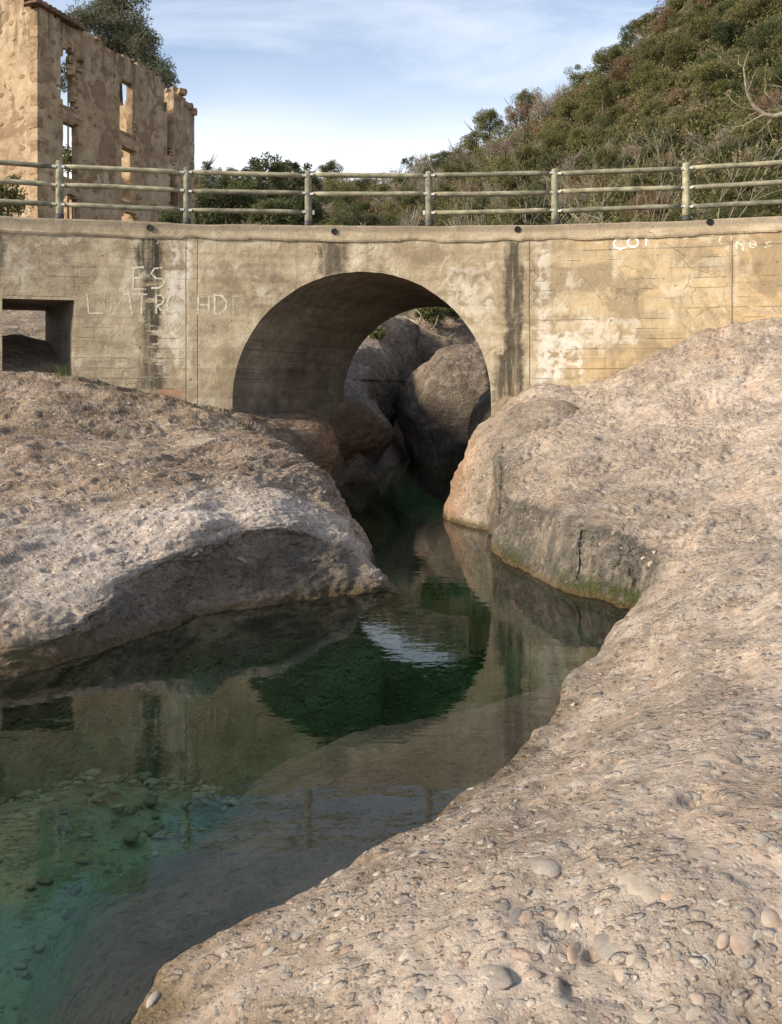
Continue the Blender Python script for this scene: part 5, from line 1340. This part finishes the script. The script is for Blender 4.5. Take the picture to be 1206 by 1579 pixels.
# dark holm oaks over the left half of the deck
GT = 'dark evergreen oaks behind the bridge'
for name, (px, py, Y), rpx, lab in (('oak_tree', (400, 275, 46), 40, 'dark holm oak rising above the top rail, left of the pair'), ('oak_tree', (448, 280, 50), 36, 'dark holm oak rising above the top rail beside the fifth post'), ('oak_tree', (350, 315, 42), 45, 'broad dark evergreen bush low behind the rails right of the ruin'),
                                    ('oak_tree', (318, 325, 44), 36, 'dark evergreen thicket tree hard against the right edge of the ruin'), ('oak_tree', (470, 325, 44), 34, 'dark shrubby oak low behind the fifth post'), ('oak_tree', (420, 330, 40), 30, 'low dark oak bush between the two bushes behind the bottom rail')):
    cs = []; rq = random.Random(px)
    for _ in range(46):
        a = rq.uniform(0, 6.28); q = rpx * math.sqrt(rq.random()); s_ = rq.uniform(.5, 1.0)
        cs.append((*P3(px + math.cos(a) * q, py + math.sin(a) * q * (.75 if py < 300 else .6) + rq.uniform(-6, 6), Y + rq.uniform(-1.2, 1.2)), s_ * .5))
    root = empty(name, (P3(px, py, Y)[0], Y, 4.2), lab, 'tree'); mb = MB(); c0 = np.array(P3(px, py + 15, Y)); b0 = c0.copy(); b0[2] = 4.2
    mb.tube([b0, (b0 + c0) / 2 + (.15, 0, 0), c0], [.2, .16, .1], 7)
    for c in cs[::4]: mb.tube([c0, c[:3]], [.06, .015], 5, False)
    mb.build('trunk', M['bark'], root, True); big_crown('crown', 'dark', cs, 110, .055, px, .8, 1.7, root)


def bare_tree(loc, h, seed, label, depth=5, r0=.07, lean=(0, 0), spread=.75, mat='pale_bark', n_=3, group=None):
    rg_ = np.random.default_rng(seed); root = empty('bare_tree', tuple(loc), label, 'tree', group); mb = MB()
    limbs(mb, loc, np.array(loc) + (lean[0], lean[1], h), r0, rg_, depth, n_, spread)
    mb.build('branches', M[mat], root, True); return root
tree('pine_tree', 'pine', (P(318, 275, 42)[0], 42, HC + (YH - 305) * 42 / F - 2.0), .85, 1.15, 1.0, 'small thin pine right beside the ruin against the sky', 'tree', None, 1)
for k, (px, Y, h) in enumerate(((805, 46, 4.4), (905, 44, 4.2), (940, 40, 3.6), (1000, 42, 4.4), (1090, 36, 3.6), (720, 50, 4.6), (870, 46, 4.6))):
    q = P(px, 520, Y); bare_tree((q[0], Y, 4.2), h, 30 + k, 'thin leafless sapling with pale twigs behind ' + ('the bay right of the missing rail', 'the second last railing bay, left', 'the second last railing bay, middle', 'the second last railing bay, right', 'the rightmost railing bay', 'the railing post left of the sapling pair', 'the post at the middle of the right half')[k], 4, .045, (.2, 0), .6)
# pale branches reaching in from the right edge, drawn limb by limb
root = empty('bare_tree', (P(1330, 520, 24)[0], 24, 4.2), 'pale leafless branches reaching in from the right edge of the view', 'tree'); mb = MB()
def br(pts, r0, r1): 
    n_ = len(pts); P_ = [P3(1080 + x * .152, 60 + y * .152, 24 + .3 * math.sin(i * 1.3 + x * .01)) for i, (x, y) in enumerate(pts)]
    mb.tube(P_, [r0 + (r1 - r0) * k / (n_ - 1) for k in range(n_)], 6, False)
br([(1650, 2900), (1640, 1900), (1500, 1150), (1200, 860), (829, 765), (740, 790), (640, 765), (540, 680), (470, 540), (440, 290), (490, 130)], .16, .008)
br([(640, 770), (560, 810), (440, 880), (330, 900), (220, 880), (140, 825), (115, 760)], .022, .006)
br([(440, 880), (420, 930), (415, 990), (460, 1000)], .014, .005)
br([(740, 790), (670, 880), (590, 950), (500, 985)], .018, .006)
br([(560, 715), (430, 700), (320, 630), (265, 525)], .014, .005); br([(480, 530), (520, 430), (560, 310)], .012, .005)
br([(440, 290), (385, 250), (390, 160)], .009, .004); br([(829, 710), (700, 720), (560, 745), (430, 835), (300, 830)], .014, .005)
br([(1100, 1000), (829, 700), (760, 640), (650, 540), (665, 480)], .03, .006); br([(1250, 800), (829, 490), (700, 465), (640, 430)], .03, .006)
br([(690, 880), (740, 1040)], .010, .005); br([(829, 610), (770, 490)], .012, .006); br([(829, 430), (750, 350), (720, 260)], .012, .005)
br([(1500, 1400), (829, 1270), (700, 1245), (600, 1200)], .03, .006); br([(829, 1100), (760, 1190), (670, 1210), (560, 1240)], .014, .005); br([(150, 1570), (75, 1430), (0, 1290)], .012, .006)
br([(660, 480), (655, 380), (665, 260)], .010, .004)
mb.build('branches', M['pale_bark'], root, True)

# shrubs by the ruin
for px, py, Y, rpx, mt, lab, nm in ((12, 310, 22.5, 30, 'oak', 'sunlit olive shrub in front of the warm left wall of the ruin', 'shrub'), (268, 338, 24, 13, 'dark', 'small dark bush at the foot of the ruin behind the fourth post', 'shrub'), (112, 245, 31, 16, 'oak', 'ivy shrub growing inside the ruin behind the left windows', 'shrub'), (105, 120, 33, 22, 'pine', 'young pine seen through the top left window of the ruin', 'shrub')):
    cs = []; rq = random.Random(px + 5)
    for _ in range(30):
        a = rq.uniform(0, 6.28); q = rpx * math.sqrt(rq.random()); cs.append((*P3(px + math.cos(a) * q, py + math.sin(a) * q * 1.2, Y + rq.uniform(-.4, .4)), rq.uniform(.14, .3)))
    root = empty(nm, (P3(px, py, Y)[0], Y, 4.2), lab, 'shrub'); c0 = np.array(P3(px, py, Y)); b0 = c0.copy(); b0[2] = 4.2
    mb = MB(); mb.tube([b0, c0], [.06, .03], 6); [mb.tube([c0, c[:3]], [.02, .006], 4, False) for c in cs[::3]]; mb.build('stem', M['bark'], root, True)
    big_crown('foliage', mt, cs, 80, .032, px, .9, 1.8, root)

# fallen branch, bush and ledge plants on the rocks seen through the arch
root = empty('fallen_branch', P3(655, 500, 25.5), 'pale dead branch lying over the back rocks in the arch', 'branch')
mb = MB()
for pts, r_ in (([(632, 492), (645, 500), (662, 513), (690, 522), (722, 534)], .035), ([(645, 500), (650, 486), (640, 476)], .022), ([(662, 513), (672, 500), (676, 486)], .018), ([(636, 494), (622, 488)], .015), ([(690, 522), (704, 512)], .012)):
    mb.tube([P3(x, y, 25.0 + (.5 if y < 490 else 0)) for x, y in pts], [r_ * (1 - .16 * k) for k in range(len(pts))], 6)
mb.build('branches', M['pale_bark'], root, True)
for px, py, Y, rpx, mt, lab in ((662, 484, 26.5, 22, 'oak', 'mossy green bush at the top of the arch opening'), (700, 478, 27, 20, 'dark', 'dark bush behind the mossy one at the top of the arch opening'), (582, 513, 24.5, 4, 'grass', 'tiny tuft on the pale rock edge in the arch')):
    cs = []; rq = random.Random(px)
    for _ in range(22):
        a = rq.uniform(0, 6.28); q = rpx * math.sqrt(rq.random()); cs.append((*P3(px + math.cos(a) * q, py + math.sin(a) * q * .5, Y + rq.uniform(-.3, .3)), rq.uniform(.12, .26)))
    root = empty('shrub', P3(px, py + 8, Y), lab, 'shrub'); mb = MB(); [mb.tube([P3(px, py + 10, Y), c[:3]], [.015, .005], 4, False) for c in cs[::2]]; mb.build('stem', M['bark'], root, True)
    big_crown('foliage', mt, cs, 70, .035, px, .8, 1.8, root)


def tuft(px, py, Y, n_, h, seed, label, mat='grass', spread=.06, name='grass_tuft', w_=.004):
    rg_ = np.random.default_rng(seed); c = P(px, py, Y); Q = []
    for _ in range(n_):
        b = c + np.array([rg_.normal(0, spread), rg_.normal(0, spread), -.01]); d = np.array([rg_.normal(0, .35), rg_.normal(0, .35), 1.0]); L_ = h * rg_.uniform(.5, 1.1); s_ = np.cross(d, rg_.normal(0, 1, 3)); s_ = s_ / np.linalg.norm(s_) * w_
        m1 = b + d * L_ * .5; t1 = b + d * L_ + np.array([d[0], d[1], -.3]) * L_ * .35
        Q += [b - s_, b + s_, m1 + s_ * .8, m1 - s_ * .8, m1 - s_ * .8, m1 + s_ * .8, t1 + s_ * .2, t1 - s_ * .2]
    o = link(name, quads_mesh(name, np.array(Q) - c, M[mat]), None, tuple(c)); return tag(o, label, 'grass' if name == 'grass_tuft' else 'plant')
tuft(98, 582, 12.9, 70, .26, 1, 'dry grass tuft at the lower right corner of the square culvert')
tuft(90, 585, 12.7, 40, .18, 8, 'short grass tuft just left of the taller one at the culvert corner')
tuft(168, 606, 12.95, 50, .08, 2, 'bright green weed at the foot of the wall below the painted letters')
tuft(300, 632, 12.9, 60, .10, 3, 'brown weed at the wall foot by the vertical joint')
tuft(560, 351, 13.75, 14, .18, 4, 'pale dry weed on the coping in the bay with the missing rail', 'twig', .02, 'dry_weed', .005)
rg_ = np.random.default_rng(5); c = P(142, 596, 12.95)
cs = [(rg_.normal(0, .10), rg_.normal(0, .05), rg_.uniform(0, .06), .07) for _ in range(16)]
tag(link('moss_cushion', quads_mesh('moss_cushion', leaf_cloud(None, cs, 90, 1.0, .008, rg_, .6), M['dark']), None, tuple(c)), 'dark green moss cushion where the bank meets the wall', 'moss')
